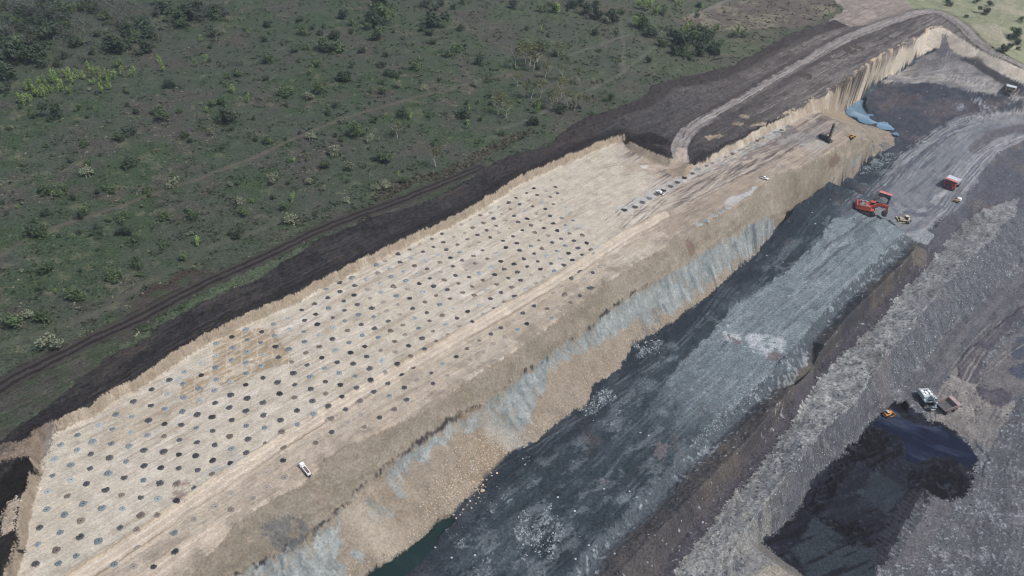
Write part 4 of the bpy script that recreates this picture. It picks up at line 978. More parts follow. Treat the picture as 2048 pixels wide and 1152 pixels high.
MOUND_MATS = {
 'charcoal': cuttings_mat('charcoal_cuttings', (.070, .072, .078), .35, .25),
 'black': cuttings_mat('black_cuttings', (.034, .034, .038), .35, .25),
 'blue-grey': cuttings_mat('blue_grey_cuttings', (.155, .185, .200), .35, .25),
 'pale': cuttings_mat('pale_cuttings', (.270, .300, .305), .3, .15),
 'faint': cuttings_mat('faint_cuttings', (.270, .240, .205), .3, .15),
 'brown': cuttings_mat('brown_cuttings', (.150, .125, .105), .3, .25),
}
def mound_mesh(name, mat, seed, stretch=1.0, h=.55):
    rng = random.Random(seed); n = 14; rings = ((1.0, -.05), (.82, .10), (.6, .40), (.40, .55), (.22, .42), (.10, .12))
    ph = [rng.uniform(0, 6.28) for _ in range(4)]; am = [rng.uniform(.03, .12) for _ in range(4)]
    v = []; f = []
    for k, (r, z) in enumerate(rings):
        for i in range(n):
            t = 2 * math.pi * i / n
            q = 1 + sum(am[j] * math.sin((j + 2) * t + ph[j]) for j in range(4)) + rng.uniform(-.05, .05)
            rr = 1.7 * r * q
            v.append((rr * math.cos(t) * stretch, rr * math.sin(t), z * h / .55 * rng.uniform(.8, 1.2) if k else z))
    for k in range(len(rings) - 1):
        for i in range(n):
            f.append((k * n + i, k * n + (i + 1) % n, (k + 1) * n + (i + 1) % n, (k + 1) * n + i))
    f.append(tuple((len(rings) - 1) * n + i for i in range(n)))
    me = bpy.data.meshes.new(name); me.from_pydata(v, [], f); me.update(); me.materials.append(mat)
    me.polygons.foreach_set('use_smooth', [True] * len(me.polygons))
    return me
MOUND = {(c, k): mound_mesh('cuttings_mound', m, 10 * i + k, 1.0 if k < 4 else 1.45, .55 if c not in ('pale', 'faint') else .25) for i, (c, m) in enumerate(MOUND_MATS.items()) for k in range(6)}

def lattice():
    P = []
    for j, p in enumerate([(463, 672), (463.5, 695), (463.5, 718), (462, 740), (461, 763), (460.5, 790), (460, 814), (460.5, 841), (462, 870), (461, 897), (461, 928), (462, 957), (463.5, 987), (464, 1019)]): P.append((0, j) + p)
    for i, p in enumerate([(493, 657.8), (520, 643), (548.6, 629), (574.7, 615.4), (600.7, 601.5), (626.7, 588), (652.8, 577), (677.8, 564.7), (704, 554.3), (728, 541), (753, 529), (773, 520.6), (796, 509), (819, 500), (840, 487.6), (862, 477), (882.6, 467.5), (903, 458), (922.6, 449), (941, 440), (960, 431), (980, 423), (998, 414), (1016, 405), (1033, 395.6), (1051.7, 386)]): P.append((i + 1, 0) + p)
    for i, p in enumerate([(432, 686.6), (400, 702), (369, 717.5), (339, 736), (306.6, 753), (272, 775)]): P.append((-i - 1, 0) + p)
    for j, p in enumerate([(1103, 361), (1110, 374), (1116, 386), (1124, 398), (1132.6, 413), (1140.6, 426.5), (1147.5, 442.5), (1156, 457), (1165.6, 471)]): P.append((29, j) + p)
    P += [(29, 14, 1213.5, 550), (29, 13, 1204, 533)]
    for j, p in enumerate([(199.7, 827), (195, 851), (189, 880), (184, 907), (178, 939), (174, 970), (168.6, 1006), (162, 1042.5), (157.6, 1077), (153.6, 1111), (147, 1148.5)]): P.append((-8, j) + p)
    for j, p in enumerate([(161, 843.6), (157, 870), (151, 901.5), (145, 931), (139, 961), (133, 994), (127, 1029), (119, 1065), (114, 1099), (112, 1132)]): P.append((-9, j) + p)
    for j, p in enumerate([(124.5, 862), (119, 890.6), (111, 921), (104.6, 952.5), (95, 983), (91, 1019), (79, 1056), (79, 1090), (71.5, 1127)]): P.append((-10, j) + p)
    W = np.array([at_z(p[2], p[3], 0)[:2] for p in P]); IJ = np.array([p[:2] for p in P], float)
    A = np.c_[IJ, np.ones(len(IJ))]
    M, *_ = np.linalg.lstsq(A, W, rcond=None)
    R = W - A @ M
    def pos(i, j):
        d2 = ((IJ - (i, j)) ** 2).sum(1) + .05; w = 1 / d2 ** 1.5
        return np.array([i, j, 1.0]) @ M + (R * w[:, None]).sum(0) / w.sum()
    return pos
LPOS = lattice()
hole_area = np.vstack([xy(offs(W1, 3.6, 0))[1:], hits([(1262, 300), (1105, 352), (1225, 548), (1130, 622), (1060, 660), (960, 716), (880, 775), (800, 822), (720, 862), (640, 905), (590, 955), (530, 985), (470, 1020), (400, 1075), (340, 1140), (270, 1200)])])
rng = random.Random(21)
heaps = []
for i in range(-15, 31):
    j = 0; rank = 0
    for j in range(-2, 24):
        p = LPOS(i, j) + np.array([rng.gauss(0, .32), rng.gauss(0, .32)])
        if j < 0 and i > -13: continue
        if not inside(hole_area, np.array([p[0]]), np.array([p[1]]))[0]: continue
        if i == 30 and j < 5: continue
        dB = near_line(RD_B, np.array([p[0]]), np.array([p[1]]))[0]
        low_side = inside(np.vstack([RD_B, xy(BC)[::-1][2:]]), np.array([p[0]]), np.array([p[1]]))[0]
        if dB < 2.6: continue
        if rng.random() < (.10 if low_side else .03): continue
        rank += 1
        n = float(fbm(np.array([p[0] / 22]), np.array([p[1] / 22]), 301, 3)[0]); r = rng.random()
        uu = p @ U
        if not low_side and i > 9 and r < .42: c = rng.choice(('faint', 'faint', 'brown', 'pale'))
        elif low_side and r < .3: c = 'faint'
        elif low_side: c = rng.choices(['charcoal', 'brown', 'blue-grey', 'black'], [.35, .35, .15, .15])[0]
        elif j < 5 and i < 14: c = rng.choices(['charcoal', 'blue-grey', 'pale', 'black'], [.32 - n, .42 + n, .16 + n if n > 0 else .05, .10])[0]
        elif j > 9: c = rng.choices(['charcoal', 'brown', 'black', 'blue-grey'], [.45, .30, .15, .1])[0]
        else: c = rng.choices(['charcoal', 'black', 'blue-grey', 'brown', 'pale'], [.46, .2, .18, .12, .04])[0]
        heaps.append((p[0], p[1], c, i, rank, low_side, j))
heaps.sort(key=lambda h: h[1])
cols = sorted({h[3] for h in heaps}); cidx = {c: k + 1 for k, c in enumerate(cols)}
LOOK = {'charcoal': 'charcoal grey', 'black': 'black', 'blue-grey': 'blue-grey', 'pale': 'pale flattened', 'brown': 'brown', 'faint': 'faint'}
rest = MB()
for k, (x, y, c, i, rank, low_side, j) in enumerate(heaps):
    long = j > 9 and i < -3 or low_side
    me = MOUND[(c, rng.choice((4, 5)) if long and rng.random() < .7 else rng.randrange(4))]
    s = rng.uniform(.74, 1.02) * (.95 if low_side else 1.0) * (.92 if i > 12 else 1.0)
    rz = math.radians(49) + rng.gauss(0, .25) if long else rng.uniform(0, 6.28)
    z = ground(x, y)
    if k < 300:
        o = bpy.data.objects.new('cuttings_mound', me); COL.objects.link(o)
        o.location = (x, y, z); o.rotation_euler = (0, 0, rz); o.scale = (s, s, s)
        tag(o, f'{LOOK[c]} cuttings mound, {ordinal(rank)} below the cut wall in the {ordinal(cidx[i])} column from the near end'.replace('pale flattened', 'pale').replace('charcoal grey', 'charcoal'), 'drill cuttings', 'drill cuttings heaped round the blast holes')
    else:
        M = Matrix.Translation((x, y, z)) @ Matrix.Rotation(rz, 4, 'Z') @ Matrix.Scale(s, 4)
        rest.add([M @ v.co for v in me.vertices], [tuple(p.vertices) for p in me.polygons])
        rest_mats = rest.__dict__.setdefault('mi', []); rest_mats += [c] * len(me.polygons)
ro = rest.build('far_cuttings_mounds', None, smooth=True); ro['kind'] = 'stuff'
names = list(MOUND_MATS)
for c, col in zip(names, ((.070, .072, .078), (.034, .034, .038), (.155, .185, .200), (.270, .300, .305), (.270, .240, .205), (.150, .125, .105))): ro.data.materials.append(simple_mat('far_' + c + '_cuttings', col, .95, var=.5, scale=.9))
ro.data.polygons.foreach_set('material_index', [names.index(c) for c in rest.mi])
print('heaps', len(heaps))

wall_row = [(250, 975), (360, 945), (435, 895), (505, 855), (580, 815), (648, 775), (725, 733), (795, 693), (865, 645), (945, 600), (1010, 555), (1085, 520), (1150, 495), (1215, 460), (1285, 430), (1355, 400), (1425, 360), (1480, 330), (1550, 295), (1610, 265), (1670, 237), (1730, 207), (1790, 182), (1860, 157), (1920, 132)]
for k, (a, b) in enumerate(wall_row):
    p = hit(1200 + a / 5.12, 230 + b / 5.12)
    c = ('black', 'charcoal', 'charcoal', 'blue-grey', 'charcoal', 'black', 'charcoal', 'charcoal', 'black', 'charcoal', 'blue-grey', 'blue-grey')[k] if k < 12 else ('blue-grey', 'pale', 'blue-grey', 'charcoal')[k % 4]
    o = bpy.data.objects.new('cuttings_heap', MOUND[(c, 4 + k % 2)]); COL.objects.link(o)
    o.location = p; o.rotation_euler = (0, 0, math.radians(-28)); s = 1.1 if k < 12 else .95; o.scale = (s * 1.1, s * 1.1, s * .8)
    tag(o, f'flat {c} cuttings heap, {ordinal(k + 1)} from the bare end of the line passing the ramp', 'drill cuttings', 'flat cuttings heaps in a line past the ramp')
for k, (a, b) in enumerate([(1010, 1115), (1085, 1080), (1170, 1030), (1240, 985), (1310, 950)]):
    p = hit(1200 + a / 5.12, 230 + b / 5.12)
    o = bpy.data.objects.new('cuttings_heap', MOUND[('blue-grey' if k % 2 else 'pale', k % 4)]); COL.objects.link(o); o.location = p; o.scale = (1.2, 1.2, .7)
    tag(o, f'faint grey cuttings heap on the bench lip, {ordinal(k + 1)} towards the muddy puddle', 'drill cuttings', 'faint cuttings heaps on the bench lip')

# ------------------------------------------------------------------ boulders and loose rock
def rock_mesh(name, seed, mat=None, sub=2):
    r = random.Random(seed); bm = bmesh.new(); bmesh.ops.create_icosphere(bm, subdivisions=sub, radius=1)
    ax = (r.uniform(.8, 1.3), r.uniform(.7, 1.0), r.uniform(.5, .8))
    cut = [(Vector((r.gauss(0, 1), r.gauss(0, 1), r.gauss(0, 1))).normalized(), r.uniform(.55, .85)) for _ in range(7)]
    for v in bm.verts:
        for n, d in cut:
            e = v.co.dot(n) - d
            if e > 0: v.co -= n * e
        v.co = Vector((v.co.x * ax[0], v.co.y * ax[1], v.co.z * ax[2])) * (1 + r.uniform(-.04, .04))
    me = bpy.data.meshes.new(name); bm.to_mesh(me); bm.free()
    if mat: me.materials.append(mat)
    return me
TAN_ROCK = simple_mat('tan_rock', (.40, .33, .24), .9, var=.25, scale=2, rand=.25)
GREY_ROCK = simple_mat('grey_rock', (.27, .285, .29), .9, var=.25, scale=2, rand=.25)
DARK_ROCK = simple_mat('dark_rock', (.10, .105, .11), .9, var=.25, scale=2, rand=.25)
TROCK = [rock_mesh('boulder', k, TAN_ROCK) for k in range(5)]; GROCK = [rock_mesh('boulder', 10 + k, GREY_ROCK) for k in range(5)]
bl = [(905, 663, 26), (880, 655, 15), (990, 560, 13), (910, 628, 16), (843, 762, 16), (795, 770, 13), (870, 735, 10), (835, 720, 13), (755, 820, 13), (860, 690, 11), (884, 702, 10), (930, 598, 12), (960, 575, 10), (870, 642, 12), (890, 676, 9), (820, 742, 10), (778, 800, 10), (740, 800, 11), (925, 640, 9), (905, 590, 12)]
for k, (a, b, w) in enumerate(bl):
    p = hit(650 + a / 2.88, 752 + b / 2.88); d = math.dist(p, (0, 0, CAM_H)); r = w / 2.88 * d / F_PX / 2 * 1.05
    o = bpy.data.objects.new('boulder', TROCK[k % 5]); COL.objects.link(o); o.location = (p[0], p[1], p[2] + r * .3); o.scale = (r, r, r); o.rotation_euler = (0, 0, k * 1.3)
    tag(o, 'largest pale tan boulder lying past the foot of the tan scree' if k == 0 else f'tan boulder at the scree foot, {ordinal(k)} in size after the largest' if False else f'tan boulder by the tan scree foot, {ordinal(1 + sorted(range(1, len(bl)), key=lambda q: bl[q][1]).index(k))} counting down towards the green pond', 'boulder', 'boulders at the foot of the scree')
bg_ = [(635, 988, 15, 'pale rock at the edge of the green pond'), (1545, 1005, 22, 'large pale grey rock on the brown spoil bank by the rubble'), (1855, 1075, 15, 'pale grey rock low on the brown spoil bank'), (1965, 970, 13, 'thin pale slab standing on the brown spoil bank')]
for k, (a, b, w, lb) in enumerate(bg_):
    p = hit(650 + a / 2.88, 752 + b / 2.88); d = math.dist(p, (0, 0, CAM_H)); r = w / 2.88 * d / F_PX / 2
    o = bpy.data.objects.new('boulder', GROCK[k % 5]); COL.objects.link(o); o.location = (p[0], p[1], p[2] + r * .3); o.scale = (r, r, r * (1 if k < 3 else 1.4)); o.rotation_euler = (0, 0, k * 1.3)
    tag(o, lb, 'boulder')
def rubble(name, mat, n, sampler, rmin, rmax, seed):
    base = [rock_mesh('rubble', seed + k, None, 1) for k in range(4)]
    arr = [(np.array([v.co[:] for v in b.vertices]), np.array([p.vertices[:] for p in b.polygons])) for b in base]
    g = np.random.default_rng(seed); co = []; fa = []; off = 0
    pts = sampler(g, n)
    zs = z_at(pts[:, 0], pts[:, 1])
    for k in range(len(pts)):
        v, f = arr[k % 4]; r = rmin + (rmax - rmin) * g.random() ** 3; t = g.random() * 6.28
        ca, sa = math.cos(t), math.sin(t)
        co.append(np.c_[v[:, 0] * ca - v[:, 1] * sa, v[:, 0] * sa + v[:, 1] * ca, v[:, 2]] * r + (pts[k, 0], pts[k, 1], zs[k] + r * .25)); fa.append(f + off); off += len(v)
    for b in base: bpy.data.meshes.remove(b)
    o = bpy.data.objects.new(name, mesh_np(name, np.vstack(co), np.vstack(fa), mat, False)); COL.objects.link(o); o['kind'] = 'stuff'
def on_mask(m, w=None):
    idx = np.nonzero(m.ravel())[0]; area = (GX.ravel()[idx] ** 0) * ((GY.ravel()[idx]) ** 2 + CAM_H ** 2)
    if w is not None: area = area * np.clip(w.ravel()[idx], 0, None)
    pr = area / area.sum()
    def s(g, n):
        k = g.choice(idx, n, p=pr)
        return np.c_[GX.ravel()[k] + g.normal(0, .4, n), GY.ravel()[k] + g.normal(0, .4, n)]
    return s
rubble('pale_rubble', GREY_ROCK, 3800, on_mask(rubble_zone | (white & mf) | (mf & (rub > .5)), .3 + (N6 > 0) * 1.0 + (white & mf) * 1.5), .14, .6, 400)
rubble('dark_rubble', DARK_ROCK, 2200, on_mask(brm | mc & ~cm | rubble_zone, .3 + (N6b > .1) * 1.0), .14, .7, 420)
scree = pmask([(945, 850), (985, 862), (1010, 895), (1035, 900), (1004, 922), (973, 950), (945, 988), (905, 1030), (872, 1047), (850, 1030), (870, 960), (900, 900)], a6=4)
rubble('tan_scree', TAN_ROCK, 2600, on_mask(scree | face & (near_toe < 5), 1 + 2.5 * scree * sstep(15, 2, near_toe)), .12, .55, 440)
# ------------------------------------------------------------------ plants
def leaf_mat(name, colour, rand=.25):
    m = simple_mat(name, colour, .8, var=.55, scale=.9, rand=rand); return m
LEAF = {'D': leaf_mat('dark_leaves', (.038, .056, .032)), 'M': leaf_mat('green_leaves', (.066, .096, .042)), 'P': leaf_mat('pale_leaves', (.165, .180, .115)),
        'L': leaf_mat('lime_leaves', (.155, .225, .062)), 'T': leaf_mat('olive_leaves', (.100, .108, .046)), 'S': leaf_mat('grey_leaves', (.080, .092, .076))}
BARK = simple_mat('pale_bark', (.36, .33, .28), .85, var=.25); BARK2 = simple_mat('grey_bark', (.16, .145, .125), .85, var=.25)

def crown_mesh(name, kind, seed, n, w, h, z0, leaf, lobes, up=0.0, flat=1.0):
    """many leaf-sized faces spread through several lobes: crown w wide, from z0 to z0+h"""
    r = random.Random(seed); v = []; f = []
    lb = []
    for _ in range(lobes):
        t = r.uniform(0, 6.28); q = math.sqrt(r.random()) * .62
        lb.append((math.cos(t) * q * w / 2, math.sin(t) * q * w / 2, z0 + h * r.uniform(.22, .80), r.uniform(.32, .55) * w / 2, r.uniform(.20, .38) * h))
    for _ in range(n):
        cx, cy, cz, rx, rzz = r.choice(lb)
        d = Vector((r.gauss(0, 1), r.gauss(0, 1), r.gauss(0, 1))).normalized() * (r.random() ** .4)
        p = Vector((cx + d.x * rx, cy + d.y * rx, cz + d.z * rzz))
        if p.z < z0: p.z = z0 + r.random() * .1
        s = leaf * r.uniform(.6, 1.5)
        nn = (d + Vector((r.gauss(0, .6), r.gauss(0, .6), r.gauss(.5 + up, .6)))).normalized()
        a = nn.orthogonal().normalized(); b = nn.cross(a); t = r.uniform(0, 6.28)
        a, b = a * math.cos(t) + b * math.sin(t), b * math.cos(t) - a * math.sin(t)
        k = len(v)
        v += [p + a * s, p + b * s * .55, p - a * s * .9, p - b * s * .6]; f.append((k, k + 1, k + 2, k + 3))
    me = bpy.data.meshes.new(name); me.from_pydata(v, [], f); me.update(); me.materials.append(LEAF[kind]); return me

def trunk_mesh(name, seed, h, r0, limbs, mat, spread=1.0):
    r = random.Random(seed); m = MB(); p = Vector((0, 0, -.3)); rad = r0; top = []
    segs = 3
    for k in range(segs):
        q = p + Vector((r.gauss(0, .12) * h / segs, r.gauss(0, .12) * h / segs, h * .62 / segs)); m.tube(p, q, rad, rad * .8, 6); rad *= .8; p = q
        if k: top.append((p.copy(), rad))
    top.append((p.copy(), rad))
    for k in range(limbs):
        a, ra = r.choice(top); t = r.uniform(0, 6.28); o = r.uniform(.18, .34) * h * spread
        q = a + Vector((math.cos(t) * o, math.sin(t) * o, h * r.uniform(.15, .36))); m.tube(a, q, ra * .6, ra * .2, 5)
    return m.mesh(name, mat)

NV = 5
# unit plants: bush and sapling crowns are 1 m wide; trees 1 m tall
VEG = {
 'D': [crown_mesh('bush', 'D', 50 + k, 560, 1, .74, 0, .052, 8) for k in range(NV)],
 'M': [crown_mesh('bush', 'M', 70 + k, 380, 1, .72, 0, .052, 7) for k in range(NV)],
 'P': [crown_mesh('bush', 'P', 90 + k, 320, 1, .75, 0, .05, 6) for k in range(NV)],
 'L': [crown_mesh('sapling', 'L', 110 + k, 200, 1, 1.55, 0, .08, 4) for k in range(NV)],
}
TREE = {
 'T': [(trunk_mesh('trunk', 130 + k, 1, .022, 7, BARK), crown_mesh('crown', 'T', 140 + k, 230, .72, .50, .48, .032, 8)) for k in range(NV)],
 'S': [(trunk_mesh('trunk', 150 + k, 1, .020, 10, BARK2, 1.2), crown_mesh('crown', 'S', 160 + k, 120, .8, .55, .40, .030, 8)) for k in range(NV)],
}
plants = []   # kind, photo x, photo y (foot), width in photo pixels
def add_list(lst, ox, oy, sc=2.88):
    for k, x, y, w in lst:
        plants.append((k, ox + x / sc, oy + (y + .30 * w) / sc, w / sc))
add_list([('D', 985, 490, 65), ('D', 290, 655, 100), ('M', 447, 630, 40), ('M', 195, 665, 45), ('D', 757, 755, 75), ('M', 697, 795, 60), ('M', 490, 830, 55), ('M', 1075, 775, 50), ('P', 1215, 760, 55), ('D', 1320, 675, 115),
 ('M', 1337, 740, 40), ('P', 1795, 775, 70), ('M', 1560, 805, 70), ('M', 1475, 800, 40), ('M', 520, 940, 55), ('D', 740, 940, 85), ('P', 505, 985, 75), ('M', 270, 1090, 60), ('M', 370, 1085, 60), ('M', 640, 1085, 70), ('P', 1000, 1055, 75),
 ('M', 850, 1090, 70), ('P', 1565, 1030, 80), ('P', 1915, 870, 75), ('M', 1880, 950, 70), ('P', 1785, 1050, 50), ('P', 1870, 1085, 45), ('D', 1230, 190, 65), ('L', 1160, 235, 30), ('L', 1437, 190, 30), ('D', 1540, 140, 50),
 ('P', 1330, 110, 45), ('M', 1755, 185, 65), ('D', 1725, 110, 50), ('D', 1930, 200, 60), ('M', 1700, 285, 50), ('M', 1765, 270, 55), ('M', 1875, 265, 90), ('P', 1950, 270, 80), ('D', 535, 300, 40), ('L', 918, 350, 30), ('L', 938, 405, 38),
 ('L', 1122, 375, 35), ('L', 1190, 350, 30), ('M', 1540, 340, 85), ('M', 1375, 420, 60), ('M', 1310, 440, 45), ('L', 1345, 525, 40), ('L', 1430, 580, 32), ('M', 1830, 370, 70), ('L', 1795, 420, 45), ('M', 1640, 520, 110), ('M', 1855, 510, 85),
 ('P', 1790, 545, 75), ('D', 1980, 440, 80), ('M', 945, 660, 100), ('M', 895, 635, 60), ('M', 1040, 640, 35), ('M', 1230, 590, 60), ('M', 1280, 590, 45), ('D', 1275, 590, 35), ('D', 325, 365, 50), ('D', 680, 260, 130), ('D', 640, 260, 60),
 ('M', 790, 210, 80), ('D', 850, 195, 80), ('D', 1010, 110, 100), ('D', 1100, 70, 120), ('D', 270, 190, 130), ('D', 110, 320, 150), ('D', 40, 430, 120), ('D', 20, 500, 80), ('D', 250, 330, 120), ('M', 445, 45, 60)], 0, 0)
LIME = [(130, 590), (175, 575), (195, 545), (215, 525), (250, 555), (280, 545), (240, 510), (275, 500), (300, 520), (320, 460), (340, 440), (350, 490), (370, 515), (300, 470), (400, 470), (430, 475), (455, 440), (480, 450), (390, 440), (260, 470),
 (565, 425), (540, 440), (580, 470), (535, 480), (620, 450), (620, 480), (660, 447), (580, 525), (628, 510), (705, 430), (775, 430), (690, 385), (515, 400), (405, 530), (345, 520), (225, 550), (180, 510), (150, 515)]
n_lime0 = len(plants)
add_list([('L', x, y, 36 if i % 3 else 44) for i, (x, y) in enumerate(LIME)], 0, 0)
n_lime1 = len(plants)
add_list([('M', 330, 80, 150), ('D', 290, 110, 120), ('M', 320, 190, 110), ('M', 245, 150, 60), ('D', 655, 110, 130), ('D', 565, 165, 50), ('D', 600, 190, 45), ('M', 630, 240, 55), ('D', 55, 205, 65), ('M', 85, 275, 90), ('D', 10, 280, 70),
 ('D', 210, 290, 45), ('M', 155, 135, 55), ('D', 100, 90, 60), ('M', 530, 380, 80), ('D', 335, 375, 45), ('D', 360, 420, 45), ('D', 392, 430, 50), ('D', 105, 440, 85), ('P', 410, 485, 60), ('M', 325, 520, 65), ('P', 562, 508, 50), ('M', 265, 520, 40),
 ('P', 857, 480, 50), ('M', 943, 455, 60), ('D', 895, 352, 65), ('M', 715, 310, 60), ('M', 750, 275, 80), ('D', 780, 165, 45), ('D', 740, 45, 35), ('D', 635, 45, 45), ('D', 665, 18, 50), ('D', 575, 20, 60), ('D', 320, 10, 100), ('M', 800, 10, 50),
 ('M', 1260, 260, 90), ('M', 1335, 300, 70), ('D', 1350, 620, 80), ('D', 1205, 700, 70), ('M', 1020, 765, 55), ('M', 1240, 600, 60), ('L', 1220, 640, 45), ('D', 800, 645, 90), ('L', 828, 635, 30), ('L', 815, 730, 36), ('L', 495, 680, 34), ('L', 348, 675, 30),
 ('D', 450, 650, 80), ('M', 280, 690, 55), ('P', 110, 690, 60), ('M', 200, 750, 110), ('M', 20, 645, 50), ('P', 45, 870, 80), ('M', 345, 900, 100), ('P', 150, 960, 70), ('M', 635, 825, 50), ('M', 885, 810, 45), ('L', 420, 1005, 28), ('M', 450, 1035, 60),
 ('P', 290, 1070, 70), ('P', 355, 1060, 70), ('D', 125, 1045, 25), ('M', 905, 680, 45), ('P', 255, 800, 60), ('M', 600, 660, 40), ('M', 1630, 560, 70), ('D', 1560, 185, 50), ('L', 1330, 60, 50), ('M', 1250, 50, 60), ('D', 1300, 50, 60), ('D', 1090, 30, 60),
 ('D', 1570, 80, 80), ('D', 1650, 100, 90), ('P', 1620, 120, 50), ('L', 1240, 170, 28), ('L', 1780, 140, 55), ('M', 1830, 130, 110), ('D', 1880, 185, 90), ('L', 1840, 40, 55), ('L', 1800, 30, 50), ('L', 1880, 25, 50), ('L', 1900, 70, 45), ('M', 1950, 60, 60),
 ('M', 1945, 245, 70), ('D', 1985, 190, 50), ('D', 1860, 350, 40), ('M', 1580, 290, 35), ('D', 1420, 20, 70), ('D', 1500, 60, 80), ('M', 1700, 60, 60), ('D', 1480, 10, 80), ('M', 1560, 20, 60)], 650, 0)
add_list([('L', 20, 40, 45), ('L', 160, 40, 22), ('D', 1775, 65, 55), ('D', 1815, 25, 35), ('D', 1585, 25, 35), ('D', 1573, 5, 30), ('D', 1960, 200, 60), ('D', 1895, 280, 55), ('M', 1998, 118, 35), ('D', 1680, 95, 20), ('D', 1940, 215, 40), ('D', 1975, 250, 35),
 ('D', 1980, 285, 25), ('D', 1740, 10, 30), ('D', 1945, 262, 15), ('D', 60, 240, 110), ('M', 120, 210, 100), ('L', 60, 180, 60), ('D', 180, 240, 100), ('M', 200, 190, 80), ('L', 240, 180, 50), ('D', 140, 290, 90), ('M', 60, 300, 80), ('D', 10, 210, 90), ('L', 90, 170, 50),
 ('M', 260, 260, 70), ('D', 240, 300, 60), ('L', 370, 190, 40), ('M', 330, 200, 50), ('M', 400, 200, 50), ('D', 20, 290, 80), ('M', 160, 160, 60), ('D', 210, 270, 70), ('M', 100, 330, 50)], 1348, 0)
add_list([('M', 490, 110, 80), ('D', 195, 235, 85), ('M', 245, 245, 80), ('D', 560, 255, 60), ('M', 710, 160, 80), ('D', 720, 230, 80), ('L', 1135, 305, 45), ('M', 270, 445, 90), ('M', 655, 490, 110), ('M', 800, 430, 70), ('M', 1060, 385, 60), ('P', 1385, 60, 60),
 ('D', 1365, 265, 55), ('P', 1660, 160, 90), ('M', 1640, 85, 80), ('L', 1685, 55, 40), ('M', 80, 760, 110), ('P', 165, 715, 80), ('M', 270, 720, 110), ('P', 300, 885, 120), ('M', 440, 600, 110), ('M', 795, 265, 70), ('M', 265, 15, 60), ('M', 350, 15, 60), ('D', 465, 155, 50),
 ('M', 940, 320, 50), ('P', 2000, 55, 50), ('M', 1410, 130, 60), ('M', 950, 150, 80), ('M', 1120, 140, 70), ('D', 270, 130, 50)], 0, 380)
# trees with a trunk in view: kind, x, y of the foot, height in photo pixels
trees = [('S', 920, 235, 110), ('S', 90, 120, 100), ('S', 805, 640, 80), ('S', 1400, 380, 110), ('S', 620, 290, 70), ('S', 700, 150, 90), ('S', 480, 190, 90), ('S', 170, 110, 90), ('S', 60, 30, 80), ('S', 240, 60, 90), ('S', 330, 130, 90), ('S', 570, 90, 90), ('S', 640, 110, 80), ('S', 760, 80, 90), ('S', 200, 260, 90), ('S', 420, 250, 80), ('S', 820, 120, 100), ('S', 1225, 50, 80), ('S', 1250, 90, 70), ('S', 1530, 60, 70)]
trees = [(k, x / 2.88, y / 2.88, h / 2.88) for k, x, y, h in trees]
trees += [(k, 650 + x / 2.88, y / 2.88, h / 2.88) for k, x, y, h in [('T', 1108, 395, 130), ('T', 1172, 390, 120), ('T', 1200, 410, 130), ('T', 1150, 360, 110), ('T', 1225, 370, 120), ('T', 1372, 470, 110), ('T', 1368, 560, 110), ('T', 1305, 635, 110), ('T', 1330, 600, 100), ('T', 1190, 570, 110), ('T', 1150, 560, 90), ('T', 1240, 560, 100), ('T', 995, 660, 120), ('T', 1050, 680, 100),
          ('T', 1440, 640, 100), ('T', 1490, 630, 90), ('T', 1400, 610, 90), ('T', 415, 795, 110), ('T', 640, 970, 120), ('T', 1465, 490, 90), ('T', 1700, 395, 60), ('S', 900, 130, 70), ('T', 1110, 500, 80), ('T', 1020, 620, 90), ('S', 1720, 480, 60), ('S', 1420, 160, 60), ('S', 1150, 60, 70), ('T', 1270, 450, 90), ('T', 1340, 330, 80)]]
# small scattered shrubs the photo shows between the large ones
rng = random.Random(77)
scr_m = (zone == ZID['scrub_ground']) & ~east
def free_spot(px, py):
    p = hit(px, py); r = np.interp(p[1], rows_y, np.arange(len(rows_y))); s = (p[0] - xl(p[1])) / (xr(p[1]) - xl(p[1])); c = np.interp(s, cols_s, np.arange(len(cols_s)))
    return scr_m[int(r), int(c)]
n_small0 = len(plants)
k = 0
while k < 190:
    x, y = rng.uniform(0, 1500), rng.uniform(4, 700)
    if y > 690 - .47 * x or not free_spot(x, y): continue
    kd = rng.choices('DMPL', [.36, .38, .18, .08])[0]
    w = rng.uniform(6, 14) * (1 if kd != 'L' else .8)
    plants.append((kd, x, y, w)); k += 1
n_wood0 = len(plants)
k = 0
while k < 125:
    x, y = rng.uniform(-10, 460), rng.uniform(3, 120)
    if y > 125 - .2 * x and rng.random() < .85: continue
    if rng.random() < .5: plants.append((rng.choice('DDM'), x, y + 6, rng.uniform(14, 34)))
    else: trees.append(('S', x, y + 10, rng.uniform(22, 36)))
    k += 1
KIND = {'D': ('bush', 'dark green bush'), 'M': ('shrub', 'leafy green shrub'), 'P': ('shrub', 'pale olive shrub'), 'L': ('sapling', 'bright lime sapling')}
def dist_to(ln, x, y): return float(near_line(np.asarray(ln), np.array([x]), np.array([y]))[0])
TR1 = smooth_line(hits([(0, 512), (180, 432), (330, 380), (455, 335), (600, 272), (760, 215), (930, 170), (1050, 140)]), 3)
def place_word(px, py, x, y):
    if x > xr(np.array([y]))[0] - 1 and False: return ''
    if px > 1540 and py < 160: return 'on pale grassland past the road'
    if 1335 < px < 1500 and 45 < py < 125: return 'in the thicket by cleared ground'
    if px > 1180 and py < 120: return 'in woodland behind the stripped soil'
    line_y = np.interp(px, [-50, 0, 180, 330, 455, 600, 760, 930, 1050, 1500], [530, 512, 432, 380, 335, 272, 215, 170, 140, 40])
    d = dist_to(TR1, x, y)
    if d < 12: return 'close by the dirt track'
    if px < 460 and py < 125: return 'in the grey corner woodland'
    if py < line_y: return 'in scrub beyond the dirt track'
    return 'between dirt track and stripped soil'
recs = []
